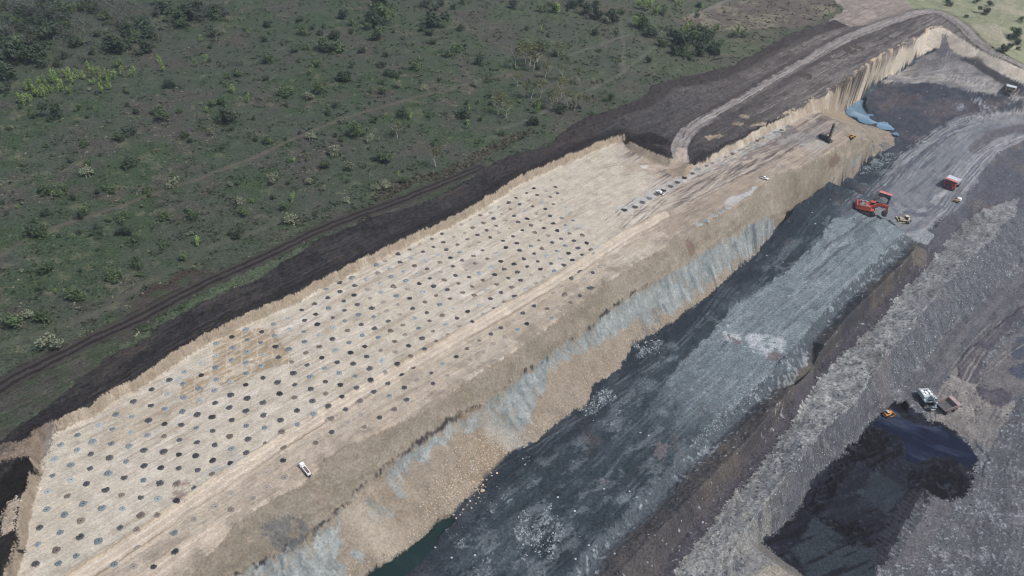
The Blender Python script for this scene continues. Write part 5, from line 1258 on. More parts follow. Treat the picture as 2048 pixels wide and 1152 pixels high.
for i, (k, px, py, w) in enumerate(plants):
    p = hit(px, py); d = math.dist(p, (0, 0, CAM_H)); m = max(w * d / F_PX, .8)
    size = 'small ' if m < 4.5 else 'big ' if m > 11 else ''
    if n_lime0 <= i < n_lime1: wd = 'in the dense lime thicket' if px < 170 else 'in the row past the thicket'
    else: wd = place_word(px, py, p[0], p[1])
    recs.append((k, p, m, size + KIND[k][1], wd, px))
trecs = []
for k, px, py, h in trees:
    p = hit(px, py); d = math.dist(p, (0, 0, CAM_H)); m = h * d / F_PX * 1.15
    trecs.append((k, p, m, ('slim olive gum tree' if k == 'T' else 'thin grey half bare tree'), place_word(px, py, p[0], p[1]), px))
from collections import defaultdict
by = defaultdict(list)
for r in recs + trecs: by[(r[3], r[4])].append(r)
rank = {}
for key, lst in by.items():
    lst.sort(key=lambda r: r[5])
    for q, r in enumerate(lst): rank[id(r)] = (q + 1, len(lst))
def lab(r):
    q, n = rank[id(r)]
    return f'{r[3]} {r[4]}' if n == 1 else f'{r[3]} {r[4]}, {ordinal(q)} from photo left'
for i, r in enumerate(recs):
    k, p, m, _, wd, px = r
    if k == 'L': s = m * 1.0
    else: s = m * 1.2
    o = bpy.data.objects.new(KIND[k][0], VEG[k][i % NV]); COL.objects.link(o)
    o.location = (p[0], p[1], p[2] - .1); o.rotation_euler = (0, 0, rng.uniform(0, 6.28)); o.scale = (s, s, s * rng.uniform(.85, 1.15) * (1 if m < 7 else .85))
    tag(o, lab(r), 'sapling' if k == 'L' else 'bush' if k == 'D' else 'shrub', {'D': 'dark bushes scattered over the scrub', 'M': 'green shrubs scattered over the scrub', 'P': 'pale shrubs scattered over the scrub', 'L': 'lime green saplings in the scrub'}[k])
for i, r in enumerate(trecs):
    k, p, m, _, wd, px = r
    e = empty('gum_tree' if k == 'T' else 'thin_tree', (p[0], p[1], p[2]), rng.uniform(0, 6.28), m)
    tm, cm_ = TREE[k][i % NV]
    link(bpy.data.objects.new('trunk', tm), e); link(bpy.data.objects.new('crown', cm_), e)
    tag(e, lab(r), 'tree', 'gum trees with pale trunks' if k == 'T' else 'thin grey trees in the scrub')

# grass tussocks and low herbs: nobody could count them
def tussocks(name, colour, n, sampler, size, seed):
    g = np.random.default_rng(seed); pts = sampler(g, n); zs = z_at(pts[:, 0], pts[:, 1]); q = 5
    N = len(pts) * q
    base = np.repeat(np.c_[pts, zs], q, 0) + np.c_[g.normal(0, size * .7, (N, 2)), g.random(N) * size * .3]
    t = g.random(N) * 6.28; s = size * (.5 + g.random(N)); h = s * (.35 + .5 * g.random(N))
    dx = np.c_[np.cos(t) * s, np.sin(t) * s, np.zeros(N)] * .6
    lean = np.c_[g.normal(0, .5, (N, 2)) * s[:, None], h]
    v = np.stack([base - dx, base + dx, base + dx * .8 + lean, base - dx * .8 + lean], 1).reshape(-1, 3)
    f = np.arange(N * 4).reshape(-1, 4)
    m = simple_mat(name, colour, .9, var=.4, scale=.25)
    o = bpy.data.objects.new(name, mesh_np(name, v, f, m, False)); COL.objects.link(o); o['kind'] = 'stuff'
sm = on_mask(scr_m & (GY < 1000) & (GX > -520), sstep(-.4, .4, N25 + .6 * N6) + .08)
tussocks('green_grass', (.064, .086, .046), 9000, sm, .6, 500)
tussocks('dry_grass', (.165, .160, .105), 4500, on_mask(scr_m & (GY < 1000) & (GX > -520), sstep(-.2, .5, N25b + .6 * N6b) + .05), .5, 510)
tussocks('dark_herbs', (.034, .048, .028), 10000, on_mask(scr_m & (GY < 1000) & (GX > -520), sstep(.1, .5, N6 - .3 * N25) + .03), .7, 520)
wind = line_dist(hits([(1049, 267), (1010, 285), (960, 308), (938, 326), (880, 350), (823, 361), (760, 395)]), 10) < 4
tussocks('brush_windrow', (.085, .080, .056), 800, on_mask(wind), .7, 530)
# ------------------------------------------------------------------ machines
PAINT = {n: simple_mat(n + '_paint', c, .45, var=.12, scale=.8, dust=d) for n, c, d in (('red', (.46, .065, .035), .5), ('faded_red', (.50, .20, .165), .3), ('yellow', (.52, .27, .035), .5), ('cream', (.55, .46, .30), .5), ('orange', (.55, .25, .06), .4), ('white', (.80, .80, .79), .12), ('grey_white', (.46, .51, .51), .4), ('rust', (.27, .20, .18), .6), ('worn', (.40, .29, .26), .5), ('grey', (.20, .21, .22), .5))}
RUBBER = simple_mat('rubber', (.022, .022, .024), .85, var=.3, dust=.5); STEEL = simple_mat('dark_steel', (.055, .055, .058), .6, .3, var=.3, dust=.5)
TRAYM = simple_mat('worn_tray_steel', (.50, .53, .57), .5, 0, var=.15, dust=.2); TRAYD = simple_mat('dark_tray_steel', (.085, .085, .092), .6, .2, var=.3, dust=.5)
GLASS = simple_mat('dark_glass', (.03, .04, .05), .12, 0, var=.1); COALM = simple_mat('coal_load', (.03, .03, .033), .95, var=.5, scale=3); ROCKL = simple_mat('rock_load', (.12, .13, .14), .95, var=.5, scale=3)

def place(px0, px1, dz=0.0):
    """a point of the ground and the heading from one photo pixel to the other"""
    a = hit(*px0); b = hit(*px1)
    c = (a + b) / 2
    return (c[0], c[1], ground(c[0], c[1]) + dz), math.atan2(b[1] - a[1], b[0] - a[0])

def haul_truck(loc, rz, s, label, paint, tray_in, tray_out, load=None, canopy=None, cab=None):
    t = empty('dump_truck', loc, rz, s)
    canopy = canopy or paint; cab = cab or paint
    m = MB(); m.box((0, 0, 2.0), (11.2, 2.4, 1.1)); m.box((3.9, 0, 1.5), (1.6, 5.2, .9)); m.box((-3.1, 0, 1.5), (1.0, 5.6, 1.0)); m.build('chassis', STEEL, t, .05)
    m = MB(); m.box((4.9, 0, 3.0), (1.5, 3.0, 1.6)); m.box((5.4, 0, 1.2), (.7, 6.6, .7)); m.box((4.6, 0, 4.0), (2.6, 7.4, .25))
    for y in (-2.6, 2.6): m.box((4.6, y, 3.0), (2.2, 1.7, 1.6))
    m.build('engine_deck', paint, t, .06)
    m = MB(); m.box((5.72, 0, 2.7), (.12, 2.4, 1.7)); m.build('radiator_grille', STEEL, t)
    m = MB(); m.box((4.3, 2.2, 4.9), (1.9, 2.0, 1.7), top=(.9, .95)); c = m.build('cab', cab, t, .06)
    m = MB(); m.box((5.25, 2.2, 5.05), (.08, 1.7, .8)); m.box((4.3, 3.22, 5.05), (1.4, .06, .8)); m.build('window', GLASS, c)
    m = MB()
    for y in (-3.65, 3.65):
        for x in (3.4, 5.8): m.tube((x, y, 4.1), (x, y, 5.0), .05, n=5)
        m.tube((3.4, y, 5.0), (5.8, y, 5.0), .05, n=5)
    m.tube((5.85, -3.65, 5.0), (5.85, 3.65, 5.0), .05, n=5); m.build('handrail', cab, t)
    m = MB()
    m.add([(5.9, -2.4, .9), (5.9, -1.6, .9), (4.9 + 1.0, -1.6, 4.0), (5.9, -2.4, 4.0), (6.05, -2.4, .8), (6.05, -1.6, .8), (5.98, -1.6, 4.0), (5.98, -2.4, 4.0)], [(0, 1, 2, 3), (4, 7, 6, 5), (0, 4, 5, 1), (3, 2, 6, 7)]); m.build('ladder', STEEL, t)
    # tray: floor, sides, headboard
    o = MB(); W2 = 3.75
    for y in (-W2, W2): o.prism([(2.6, 3.5), (2.9, 5.9), (-4.9, 5.0), (-6.4, 3.75), (-5.2, 3.3), (-1.0, 2.6)], y - .12, y + .12)
    o.prism([(2.5, 3.3), (2.9, 5.95), (3.15, 5.95), (2.75, 3.2)], -W2, W2)
    for x in (1.2, -.8, -2.8): 
        for y in (-W2 - .2, W2 + .2): o.prism([(x, 3.0), (x, 5.5 if x > 0 else 5.1), (x - .35, 5.5 if x > 0 else 5.1), (x - .35, 3.0)], y - .12, y + .12)
    tr = o.build('tray', tray_out, t, .03)
    fl = MB(); fl.prism([(2.6, 3.2), (-1.0, 2.62), (-5.3, 3.32), (-6.4, 3.78), (-6.4, 4.0), (-5.2, 3.6), (-1.0, 2.95), (2.72, 3.5)], -W2 + .13, W2 - .13); fl.build('tray_floor', tray_in, tr)
    k = MB(); k.box((4.3, 0, 5.98), (2.9, 7.9, .2)); k.box((5.7, 0, 6.1), (.2, 7.9, .4)); k.build('canopy', canopy, tr, .04)
    if load:
        l = bpy.data.objects.new('load', load_mesh(load)); link(l, tr); l.location = (-1.2, 0, 3.6)
    for x in (3.9, -3.1):
        for y in ((-3.05, 3.05) if x > 0 else (-3.2, 3.2)):
            w = 1.15 if x > 0 else 2.1
            q = MB(); q.tube((x, y - w / 2, 1.45), (x, y + w / 2, 1.45), 1.45, n=20); wh = q.build('wheel', RUBBER, t, .15)
            sy = 1 if y > 0 else -1
            q = MB(); q.tube((x, y + sy * w / 2 - sy * .05, 1.45), (x, y + sy * (w / 2 + .04), 1.45), .75, n=14); q.build('rim', paint, wh)
    for y in (-1.7, 1.7):
        q = MB(); q.box((5.95, y * 1.5, 2.0), (.12, .5, .35)); q.build('headlight', PAINT['white'], t)
    return tag(t, label, 'dump truck', 'haul trucks working in the pit')

def load_mesh(mat):
    r = random.Random(3); v = []; f = []; n = 10
    for i in range(n):
        for j in range(n):
            x = (i / (n - 1) - .5); y = (j / (n - 1) - .5)
            e = max(0, 1 - (2 * abs(x)) ** 2.2) * max(0, 1 - (2 * abs(y)) ** 2.2)
            v.append((x * 6.6, y * 6.9, e * 2.0 * r.uniform(.8, 1.15) + r.uniform(-.1, .1) - .25))
    for i in range(n - 1):
        for j in range(n - 1): f.append((i * n + j, (i + 1) * n + j, (i + 1) * n + j + 1, i * n + j + 1))
    me = bpy.data.meshes.new('load'); me.from_pydata(v, [], f); me.update(); me.materials.append(mat); return me

def crawler(t, length, width, gauge, height, shoe=.5):
    for y in (-gauge / 2, gauge / 2):
        pts = []; r = height / 2; L2 = length / 2 - r
        for k in range(9): a = math.pi / 2 - math.pi * k / 8; pts.append((L2 + r * math.cos(a), r + r * math.sin(a)))
        for k in range(9): a = -math.pi / 2 - math.pi * k / 8; pts.append((-L2 + r * math.cos(a), r + r * math.sin(a)))
        m = MB(); m.prism(pts, y - width / 2, y + width / 2)
        n = int(length / shoe)
        for k in range(n):
            x = -L2 + 2 * L2 * k / (n - 1)
            m.box((x, y, height + .04), (shoe * .35, width * 1.02, .1)); m.box((x, y, .02), (shoe * .35, width * 1.02, .1))
        tr = m.build('track', RUBBER, t)
        q = MB()
        sy = 1 if y > 0 else -1
        q.prism([(L2, height * .72), (L2, height * .28), (-L2, height * .28), (-L2, height * .72)], y + sy * width * .5 - .01, y + sy * (width * .5 + .08)); q.build('track_frame', STEEL, tr)

def limb(m, a, b, wa, wb, y, thick):
    """tapered box beam in the x-z plane"""
    a = Vector((a[0], 0, a[1])); b = Vector((b[0], 0, b[1])); d = (b - a).normalized(); n = Vector((-d.z, 0, d.x))
    m.prism([((a + n * wa / 2).x, (a + n * wa / 2).z), ((b + n * wb / 2).x, (b + n * wb / 2).z), ((b - n * wb / 2).x, (b - n * wb / 2).z), ((a - n * wa / 2).x, (a - n * wa / 2).z)], y - thick / 2, y + thick / 2)

def excavator(loc, rz, s, label, paint, deck, swing=0.0, boom=None, cabmat=None):
    t = empty('excavator', loc, rz, s); cabmat = cabmat or paint
    crawler(t, 8.6, 1.35, 5.6, 1.9, .55)
    m = MB(); m.box((0, 0, 1.35), (4.4, 4.6, 1.0)); m.tube((0, 0, 1.8), (0, 0, 2.35), 1.9, n=20); m.build('undercarriage', STEEL, t)
    up = bpy.data.objects.new('house', None)
    m = MB(); m.box((-1.0, 0, 2.75), (8.2, 6.3, .8)); m.box((-1.6, 2.1, 3.9), (5.8, 2.0, 1.7)); m.box((-1.6, -2.1, 3.9), (5.8, 2.0, 1.7)); m.box((-1.9, 0, 3.8), (4.8, 2.1, 1.4))
    h = m.build('house', paint, t, .08); h.rotation_euler = (0, 0, swing)
    m = MB(); m.box((-5.3, 0, 3.5), (1.1, 6.3, 2.2), top=(.8, 1)); m.build('counterweight', paint, h, .12)
    m = MB()
    for (x, y, sx, sy) in ((-3.2, 2.1, 1.8, 1.5), (-1.0, 2.1, 1.5, 1.5), (-3.2, -2.1, 1.8, 1.5), (-.9, -2.1, 1.4, 1.4)): m.box((x, y, 4.85), (sx, sy, .22))
    m.box((-2.6, 0, 4.62), (2.6, 1.6, .25)); m.build('engine_deck', deck, h, .03)
    m = MB()
    for y in (-.55, .55): m.tube((-3.6, y, 4.4), (-3.6, y, 5.7), .2, n=8)
    m.tube((-1.6, 1.2, 4.4), (-1.6, 1.2, 5.2), .28, n=8); m.tube((-1.6, -1.2, 4.4), (-1.6, -1.2, 5.2), .28, n=8); m.build('exhaust', STEEL, h)
    m = MB()
    for y in (-3.05, 3.05):
        for x in (-4.6, -3, -1.4, .2, 1.2): m.tube((x, y, 4.7), (x, y, 5.5), .05, n=5)
        m.tube((-4.6, y, 5.5), (1.2, y, 5.5), .05, n=5)
    m.build('handrail', deck, h)
    m = MB(); m.box((2.1, 2.15, 4.2), (2.2, 1.9, 2.2)); m.box((2.1, 2.15, 5.42), (2.5, 2.1, .2)); c = m.build('cab', cabmat, h, .06)
    m = MB(); m.box((3.22, 2.15, 4.5), (.06, 1.6, 1.3)); m.box((2.1, 3.12, 4.6), (1.7, .06, 1.0)); m.box((2.1, 1.18, 4.6), (1.7, .06, 1.0)); m.build('window', GLASS, c)
    A, B, D, E = boom or ((1.6, 3.6), (5.6, 7.2), (9.6, 6.6), (10.6, 2.2))
    m = MB(); limb(m, A, B, 1.2, 1.7, -.1, 1.15); limb(m, B, D, 1.7, .9, -.1, 1.1); bo = m.build('boom', paint, h, .06)
    m = MB(); up_ = ((D[0] - (E[0] - D[0]) * .22), (D[1] - (E[1] - D[1]) * .22)); limb(m, up_, D, .7, 1.2, -.1, .95); limb(m, D, E, 1.2, .6, -.1, .9); st = m.build('stick', paint, h, .05)
    m = MB()
    for y in (-.75, .55): m.tube((2.4, y, 3.3), ((B[0] + A[0]) / 2 + .9, y, (B[1] + A[1]) / 2 - .2), .22, n=8)
    m.tube((B[0] - .6, -.1, B[1] + 1.0), (up_[0], -.1, up_[1] + .3), .2, n=8); m.tube((D[0] + .5, -.1, D[1] + .5), (E[0] - .1, -.1, E[1] + .9), .18, n=8); m.build('hydraulic_ram', STEEL, h)
    ex, ez = E
    m = MB(); prof = [(ex + .25, ez + .35), (ex - .6, ez + .2), (ex - 2.0, ez - .7), (ex - 2.25, ez - 1.5), (ex - 1.5, ez - 2.1), (ex - .3, ez - 2.0), (ex + .1, ez - 1.9), (ex - .3, ez - 1.75), (ex - 1.4, ez - 1.8), (ex - 1.95, ez - 1.4), (ex - 1.75, ez - .8), (ex - .5, ez - .05)]
    m.prism([prof[k] for k in (0, 1, 2, 3, 4, 5, 6, 7, 8, 9, 10, 11)], -1.5, 1.3)
    for y in (-1.5, 1.2): m.prism([(ex + .25, ez + .35), (ex - .6, ez + .2), (ex - 2.0, ez - .7), (ex - 2.25, ez - 1.5), (ex - 1.5, ez - 2.1), (ex - .2, ez - 1.95)], y, y + .12)
    bk = m.build('bucket', STEEL if paint is not PAINT['grey_white'] else paint, h)
    m = MB()
    for k in range(5): m.box((ex + .25, -1.3 + k * .6, ez - 1.95), (.6, .2, .2), top=(.5, .6))
    m.build('bucket_tooth', STEEL, bk)
    return tag(t, label, 'excavator', 'excavators loading trucks')

def dozer(loc, rz, s, label, paint, cabm=None):
    t = empty('bulldozer', loc, rz, s)
    crawler(t, 4.6, .75, 2.9, 1.35, .4)
    m = MB(); m.box((.9, 0, 1.75), (2.9, 1.5, 1.2), top=(.95, .9)); m.box((-.4, 0, 1.2), (4.2, 2.1, .6)); m.box((-1.9, 0, 1.9), (1.1, 1.9, 1.0)); m.build('body', paint, t, .08)
    m = MB(); m.box((2.38, 0, 1.75), (.06, 1.2, .9)); m.build('radiator_grille', STEEL, t)
    m = MB(); m.box((-.85, 0, 2.75), (1.4, 1.6, 1.3), top=(.85, .9)); c = m.build('cab', GLASS, t, .04)
    m = MB(); m.box((-.85, 0, 3.48), (1.8, 1.9, .14)); m.build('roof', cabm or paint, c, .03)
    m = MB(); m.tube((1.3, .35, 2.3), (1.3, .35, 3.3), .1, n=8); m.build('exhaust', STEEL, t)
    m = MB(); m.prism([(3.0, .1), (3.3, .15), (3.12, .8), (3.35, 1.7), (3.1, 1.75), (2.86, .8)], -2.2, 2.2)
    bl = m.build('blade', paint, t)
    m = MB()
    for y in (-1.95, 1.95): m.box((1.5, y, .75), (3.2, .22, .35))
    m.build('push_arm', paint, t)
    m = MB(); m.box((-2.9, 0, 1.3), (.9, 1.5, .4)); m.prism([(-3.2, 1.4), (-3.5, 1.4), (-3.6, .3), (-3.3, .2)], -.15, .15); m.build('ripper', STEEL, t)
    for y in (-.6, .6):
        q = MB(); q.box((2.3, y, 2.45), (.12, .25, .2)); q.build('headlight', PAINT['white'], t)
    return tag(t, label, 'bulldozer')

def ute(loc, rz, label):
    t = empty('utility_vehicle', loc, rz)
    m = MB(); m.prism([(2.6, .45), (2.65, .95), (1.25, 1.12), (-.9, 1.12), (-2.55, 1.1), (-2.6, .5)], -.9, .9); m.build('body', PAINT['white'], t, .08)
    m = MB(); m.prism([(1.3, 1.1), (.65, 1.75), (-.55, 1.78), (-.95, 1.1)], -.82, .82); c = m.build('cab', PAINT['white'], t, .07)
    m = MB(); m.add([(1.28, -.7, 1.17), (1.28, .7, 1.17), (.72, .66, 1.72), (.72, -.66, 1.72)], [(0, 1, 2, 3)]); m.add([(1.0, -.835, 1.2), (-.7, -.835, 1.2), (-.5, -.835, 1.65), (.6, -.835, 1.65)], [(0, 1, 2, 3)]); m.add([(1.0, .835, 1.2), (-.7, .835, 1.2), (-.5, .835, 1.65), (.6, .835, 1.65)], [(3, 2, 1, 0)]); m.build('window', GLASS, c)
    m = MB(); m.box((-1.75, 0, 1.13), (1.5, 1.5, .06)); m.build('tray_floor', STEEL, t)
    for x in (1.7, -1.65):
        for y in (-.82, .82):
            q = MB(); q.tube((x, y - .14, .4), (x, y + .14, .4), .4, n=14); q.build('wheel', RUBBER, t)
    return tag(t, label, 'pickup truck', 'white utility vehicles on the bench')

# red excavator and the trucks it loads
loc, rz = place((1718, 421), (1766, 438))
loc = hit(1731, 424); A_ = hit(1716, 418); B_ = hit(1750, 434); rz = math.atan2(B_[1] - A_[1], B_[0] - A_[0])
D_ = math.dist(loc, (0, 0, CAM_H))
excavator(tuple(loc), rz, 1.30, 'large red excavator on the pale grey floor with its boom arched forward', PAINT['red'], PAINT['grey'], boom=((1.6, 3.6), (5.4, 6.0), (8.6, 5.6), (9.6, 2.5)))
a = hit(1757, 418); b = hit(1768, 399); haul_truck(tuple((a + b) / 2), math.atan2(b[1] - a[1], b[0] - a[0]), 1.08, 'dump truck with pale red canopy backed up behind the red excavator', PAINT['red'], TRAYD, TRAYD, ROCKL, PAINT['faded_red'])
a = hit(1911, 358); b = hit(1892, 378); haul_truck(tuple(hit(1901, 372)), math.atan2(b[1] - a[1], b[0] - a[0]), 1.12, 'red dump truck with empty pale steel tray driving down the grey haul road', PAINT['red'], TRAYM, TRAYM, None, PAINT['faded_red'])
a = hit(2019, 175); b = hit(2014, 187); haul_truck(tuple(hit(2018, 184)), math.atan2(b[1] - a[1], b[0] - a[0]), 1.0, 'dusty cream and yellow dump truck on the pale upper pit floor', PAINT['cream'], TRAYM, PAINT['grey_white'], None, PAINT['grey_white'], PAINT['yellow'])
a = hit(1876, 818); b = hit(1909, 808); haul_truck(tuple(hit(1891, 818)), math.atan2(b[1] - a[1], b[0] - a[0]), 0.88, 'rusty dump truck with an empty dark tray beside the pale grey excavator', PAINT['rust'], TRAYD, PAINT['rust'], None, PAINT['worn'], PAINT['worn'])
a = hit(1843, 787); b = hit(1866, 822); excavator(tuple(hit(1851, 803)), math.atan2(b[1] - a[1], b[0] - a[0]), 0.95, 'pale grey excavator reaching over the rusty dump truck by the coal', PAINT['grey_white'], PAINT['white'], boom=((1.6, 3.6), (4.4, 6.6), (7.2, 6.2), (7.8, 3.2)))
a = hit(1816, 444); b = hit(1792, 437); dozer(tuple(hit(1806, 444)), math.atan2(b[1] - a[1], b[0] - a[0]), 1.4, 'dusty cream and yellow bulldozer beside the end of the pale grey floor', PAINT['cream'], PAINT['cream'])
a = hit(1766, 833); b = hit(1786, 826); dozer(tuple(hit(1774, 831)), math.atan2(b[1] - a[1], b[0] - a[0]), 1.0, 'orange bulldozer pushing the black coal heap at the edge of the water', PAINT['orange'], PAINT['cream'])
a = hit(1697, 274); b = hit(1708, 276); dozer(tuple(hit(1702, 276)), math.atan2(b[1] - a[1], b[0] - a[0]), .85, 'small yellow bulldozer on the bench nose beyond the drill rig', PAINT['yellow'], PAINT['yellow'])
a = hit(1314, 382); b = hit(1326, 389); ute(tuple(hit(1320, 387)), math.atan2(a[1] - b[1], a[0] - b[0]), 'white pickup truck parked among the dark flat cuttings heaps')
a = hit(1520, 354); b = hit(1536, 359); ute(tuple(hit(1528, 358)), math.atan2(b[1] - a[1], b[0] - a[0]), 'white pickup truck parked alone near the bench lip above the muddy puddle')

# white explosives truck on the bench
a = hit(620, 955); b = hit(603, 932); t = empty('tank_truck', tuple(hit(611, 943)), math.atan2(b[1] - a[1], b[0] - a[0]), 0.78)
m = MB(); m.box((-.6, 0, .95), (8.8, .9, .35)); m.build('chassis', STEEL, t)
m = MB(); m.box((3.4, 0, 1.95), (1.9, 2.4, 1.9), top=(.9, .95)); m.box((3.2, 0, 2.95), (1.6, 2.2, .25)); c = m.build('cab', PAINT['white'], t, .1)
m = MB(); m.box((4.33, 0, 2.3), (.12, 2.0, .8), ry=-.08); m.build('windscreen', GLASS, c)
m = MB()
for y in (-.8, .8): m.box((-1.1, y, 1.9), (6.0, .32, 1.3))
m.box((-3.9, 0, 1.9), (.5, 1.9, 1.3)); m.box((1.75, 0, 1.9), (.3, 1.8, 1.2)); m.build('hopper', PAINT['white'], t, .06)
m = MB(); m.box((-1.1, 0, 1.6), (5.4, 1.3, .9)); m.build('hopper_load', simple_mat('brown_hopper', (.17, .115, .095), .9), t)
m = MB(); m.tube((-4.0, .2, 1.6), (-5.4, .4, .9), .16, n=8); m.tube((-5.4, .4, .9), (-5.6, .4, .3), .1, n=8); m.build('hose', RUBBER, t)
for x in (3.3, -2.2, -3.5):
    for y in (-1.05, 1.05):
        q = MB(); q.tube((x, y - .18, .55), (x, y + .18, .55), .55, n=14); q.build('wheel', RUBBER, t)
tag(t, 'white truck with a brown open hopper stopped on the churned bench edge', 'truck')

# drill rig with its mast up
RIG = simple_mat('rig_paint', (.050, .056, .050), .6, .1, var=.3, dust=.45)
a = hit(1657, 284); b = hit(1636, 272); t = empty('drill_rig', tuple(hit(1650, 280)), math.atan2(b[1] - a[1], b[0] - a[0]), 0.80)
crawler(t, 6.0, .9, 3.6, 1.2, .45)
m = MB(); m.box((0, 0, 1.75), (13.0, 4.6, .5)); m.build('deck', RIG, t, .04)
m = MB(); m.box((1.4, .3, 3.1), (6.6, 2.8, 2.2), top=(.97, .95)); m.box((5.6, 0, 2.6), (1.6, 3.4, 1.2)); m.build('engine_house', RIG, t, .08)
m = MB(); m.box((-4.9, 1.5, 3.1), (2.0, 1.7, 2.2), top=(.95, .95)); c = m.build('cab', RIG, t, .05)
m = MB(); m.box((-5.93, 1.5, 3.3), (.05, 1.4, 1.2)); m.build('window', GLASS, c)
m = MB(); H = 17.5; mx = -3.6
cs = [(mx - .75, -.75), (mx + .75, -.75), (mx + .75, .75), (mx - .75, .75)]
for x, y in cs: m.tube((x, y, 1.6), (x, y, H), .16, n=5)
n = 11
for k in range(n):
    z0 = 1.8 + (H - 1.8) * k / n; z1 = 1.8 + (H - 1.8) * (k + 1) / n
    for q in range(4):
        (x0, y0), (x1, y1) = cs[q], cs[(q + 1) % 4]; m.tube((x0, y0, z0), (x1, y1, z1), .08, n=4); m.tube((x0, y0, z1), (x1, y1, z1), .08, n=4)
m.build('mast', RIG, t)
m = MB(); m.box((mx, 0, 14.5), (1.0, 1.0, 1.6)); m.tube((mx, 0, 0), (mx, 0, 13), .2, n=8); m.tube((mx + .55, .3, 1.6), (mx + .55, .3, 16), .2, n=6); m.tube((mx + .55, -.3, 1.6), (mx + .55, -.3, 15), .2, n=6); m.build('drill_string', STEEL, t)
m = MB()
for y in (-.8, .8): m.tube((2.5, y, 2.4), (mx + .7, y, 9.0), .16, n=6)
m.build('mast_brace', RIG, t)
for x, y in ((-5.9, -1.9), (-5.9, 1.9), (6.0, 0)):
    q = MB(); q.tube((x, y, .1), (x, y, 2.2), .25, n=8); q.tube((x, y, 0), (x, y, .15), .55, n=10); q.build('jack', STEEL, t)
tag(t, 'dark drill rig with its lattice mast raised on the far end of the bench', 'drill rig')

# pump and white tank beside the haul road
t = empty('water_tank', tuple(hit(1917, 401)), .4)
m = MB(); prof = [(0, 2.3), (.3, 2.2)]
m.tube((0, 0, .35), (0, 0, 2.0), 1.55, n=20); m.tube((0, 0, 2.0), (0, 0, 2.45), 1.55, .9, n=20); m.tube((0, 0, 2.45), (0, 0, 2.62), .9, .25, n=20); m.build('tank', PAINT['white'], t, .05)
m = MB(); m.box((0, 0, .18), (3.4, 2.6, .3)); m.build('skid', STEEL, t)
m = MB(); m.tube((0, 0, 2.6), (0, 0, 2.8), .35, n=10); m.build('hatch', PAINT['grey'], t)
tag(t, 'white domed water tank standing beside the small yellow pump', 'water tank')
t = empty('water_pump', tuple(hit(1911, 404)), -.5)
m = MB(); m.box((0, 0, 1.15), (2.6, 1.4, 1.3), top=(.95, .9)); m.build('engine_cover', PAINT['yellow'], t, .08)
m = MB(); m.box((0, 0, .35), (3.4, 1.6, .25)); m.build('skid', STEEL, t)
m = MB(); m.tube((1.3, 0, .9), (2.2, 0, .9), .3, n=10); m.tube((1.9, 0, .9), (1.9, 0, 1.8), .2, n=8); m.build('pump_head', STEEL, t)
m = MB(); m.tube((-.6, .3, 1.7), (-.6, .3, 2.4), .09, n=8); m.build('exhaust', STEEL, t)
for x in (-1.0, 1.0):
    for y in (-.8, .8):
        q = MB(); q.tube((x, y - .1, .35), (x, y + .1, .35), .35, n=12); q.build('wheel', RUBBER, t)
tag(t, 'small yellow pump on wheels in front of the white domed tank', 'pump')

# pale fallen logs in the scrub
LOG = simple_mat('dead_wood', (.26, .22, .19), .9, var=.3)
logs = [((1295, 72), (1312, 78), 'pale fallen log by the brush beside the short track'), ((1316, 70), (1326, 62), 'short pale fallen log beyond the other logs near the woodland'), ((128, 22), (150, 28), 'reddish fallen log in the grey corner woodland'), ((1035, 172), (1043, 174), 'dark fallen log below the white trunked gum trees')]
for (p0, p1, lb) in logs:
    a = hit(*p0); b = hit(*p1); t = empty('fallen_log', tuple((a + b) / 2), math.atan2(b[1] - a[1], b[0] - a[0])); Lg = max(4, math.dist(a, b) * .8)
    m = MB(); m.tube((-Lg / 2, 0, .35), (Lg / 2, .3, .3), .38, .2, n=8); m.build('trunk', LOG, t)
    m = MB(); m.tube((Lg * .2, 0, .4), (Lg * .45, 1.4, .9), .16, .06, n=6); m.tube((Lg * .3, .1, .4), (Lg * .5, -1.1, .7), .14, .05, n=6); m.build('branch', LOG, t)
    tag(t, lb, 'fallen log')
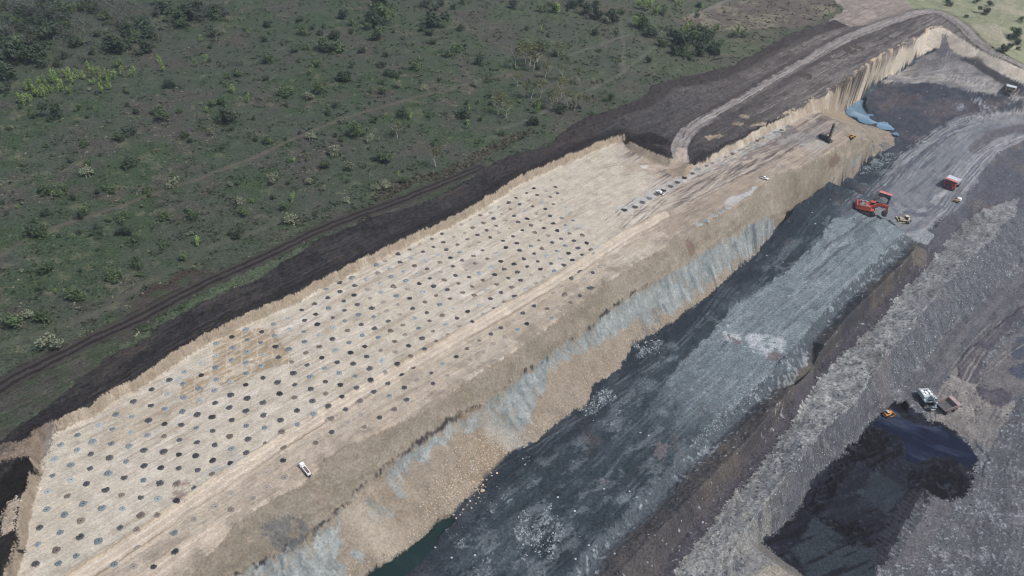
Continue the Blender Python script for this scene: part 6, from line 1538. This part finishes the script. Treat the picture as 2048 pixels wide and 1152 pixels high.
# ------------------------------------------------------------------ light: high thin cloud, weak sun from the upper right
w = bpy.data.worlds.new('World'); SC.world = w; w.use_nodes = True
nt = w.node_tree
SUN_EL, SUN_AZ = math.radians(58), math.radians(-25)       # azimuth from +X towards +Y, in the scene's own axes
sky = nt.nodes.new('ShaderNodeTexSky'); sky.sky_type = 'NISHITA'; sky.sun_disc = False
sky.sun_elevation = SUN_EL; sky.sun_rotation = math.pi / 2 - SUN_AZ
sky.dust_density = 2.5; sky.air_density = 1.0
bg = nt.nodes['Background']; bg.inputs['Strength'].default_value = .095
nt.links.new(sky.outputs['Color'], bg.inputs['Color'])
sd = bpy.data.lights.new('sun', 'SUN'); sd.energy = 2.1; sd.angle = math.radians(4); sd.color = (1, .965, .925)
so = bpy.data.objects.new('sun', sd); COL.objects.link(so)
dv = Vector((math.cos(SUN_EL) * math.cos(SUN_AZ), math.cos(SUN_EL) * math.sin(SUN_AZ), math.sin(SUN_EL)))
so.rotation_euler = dv.to_track_quat('Z', 'Y').to_euler()
SC.view_settings.view_transform = 'Standard'; SC.view_settings.look = 'None'
SC.view_settings.exposure = 0.63; SC.view_settings.gamma = 1
SC.cycles.pixel_filter_type = 'BLACKMAN_HARRIS'; SC.cycles.filter_width = 1.05
SC.cycles.max_bounces = 4; SC.cycles.diffuse_bounces = 2; SC.cycles.use_denoising = True

hz = bpy.data.meshes.new('haze')
bm = bmesh.new(); bmesh.ops.create_cube(bm, size=1.0)
for v in bm.verts: v.co = Vector((1500 + v.co.x * 9400, 3100 + v.co.y * 8200, (300 if v.co.z > 0 else -70)))
bm.to_mesh(hz); bm.free()
hm = bpy.data.materials.new('haze'); hm.use_nodes = True
for n in list(hm.node_tree.nodes):
    if n.type == 'BSDF_PRINCIPLED': hm.node_tree.nodes.remove(n)
pv = hm.node_tree.nodes.new('ShaderNodeVolumePrincipled'); pv.inputs['Color'].default_value = (.86, .92, 1.0, 1); pv.inputs['Density'].default_value = .00010
pv.inputs['Anisotropy'].default_value = .3
hm.node_tree.links.new(pv.outputs['Volume'], [n for n in hm.node_tree.nodes if n.type == 'OUTPUT_MATERIAL'][0].inputs['Volume'])
hz.materials.append(hm); ho = bpy.data.objects.new('haze', hz); COL.objects.link(ho); ho['kind'] = 'stuff'
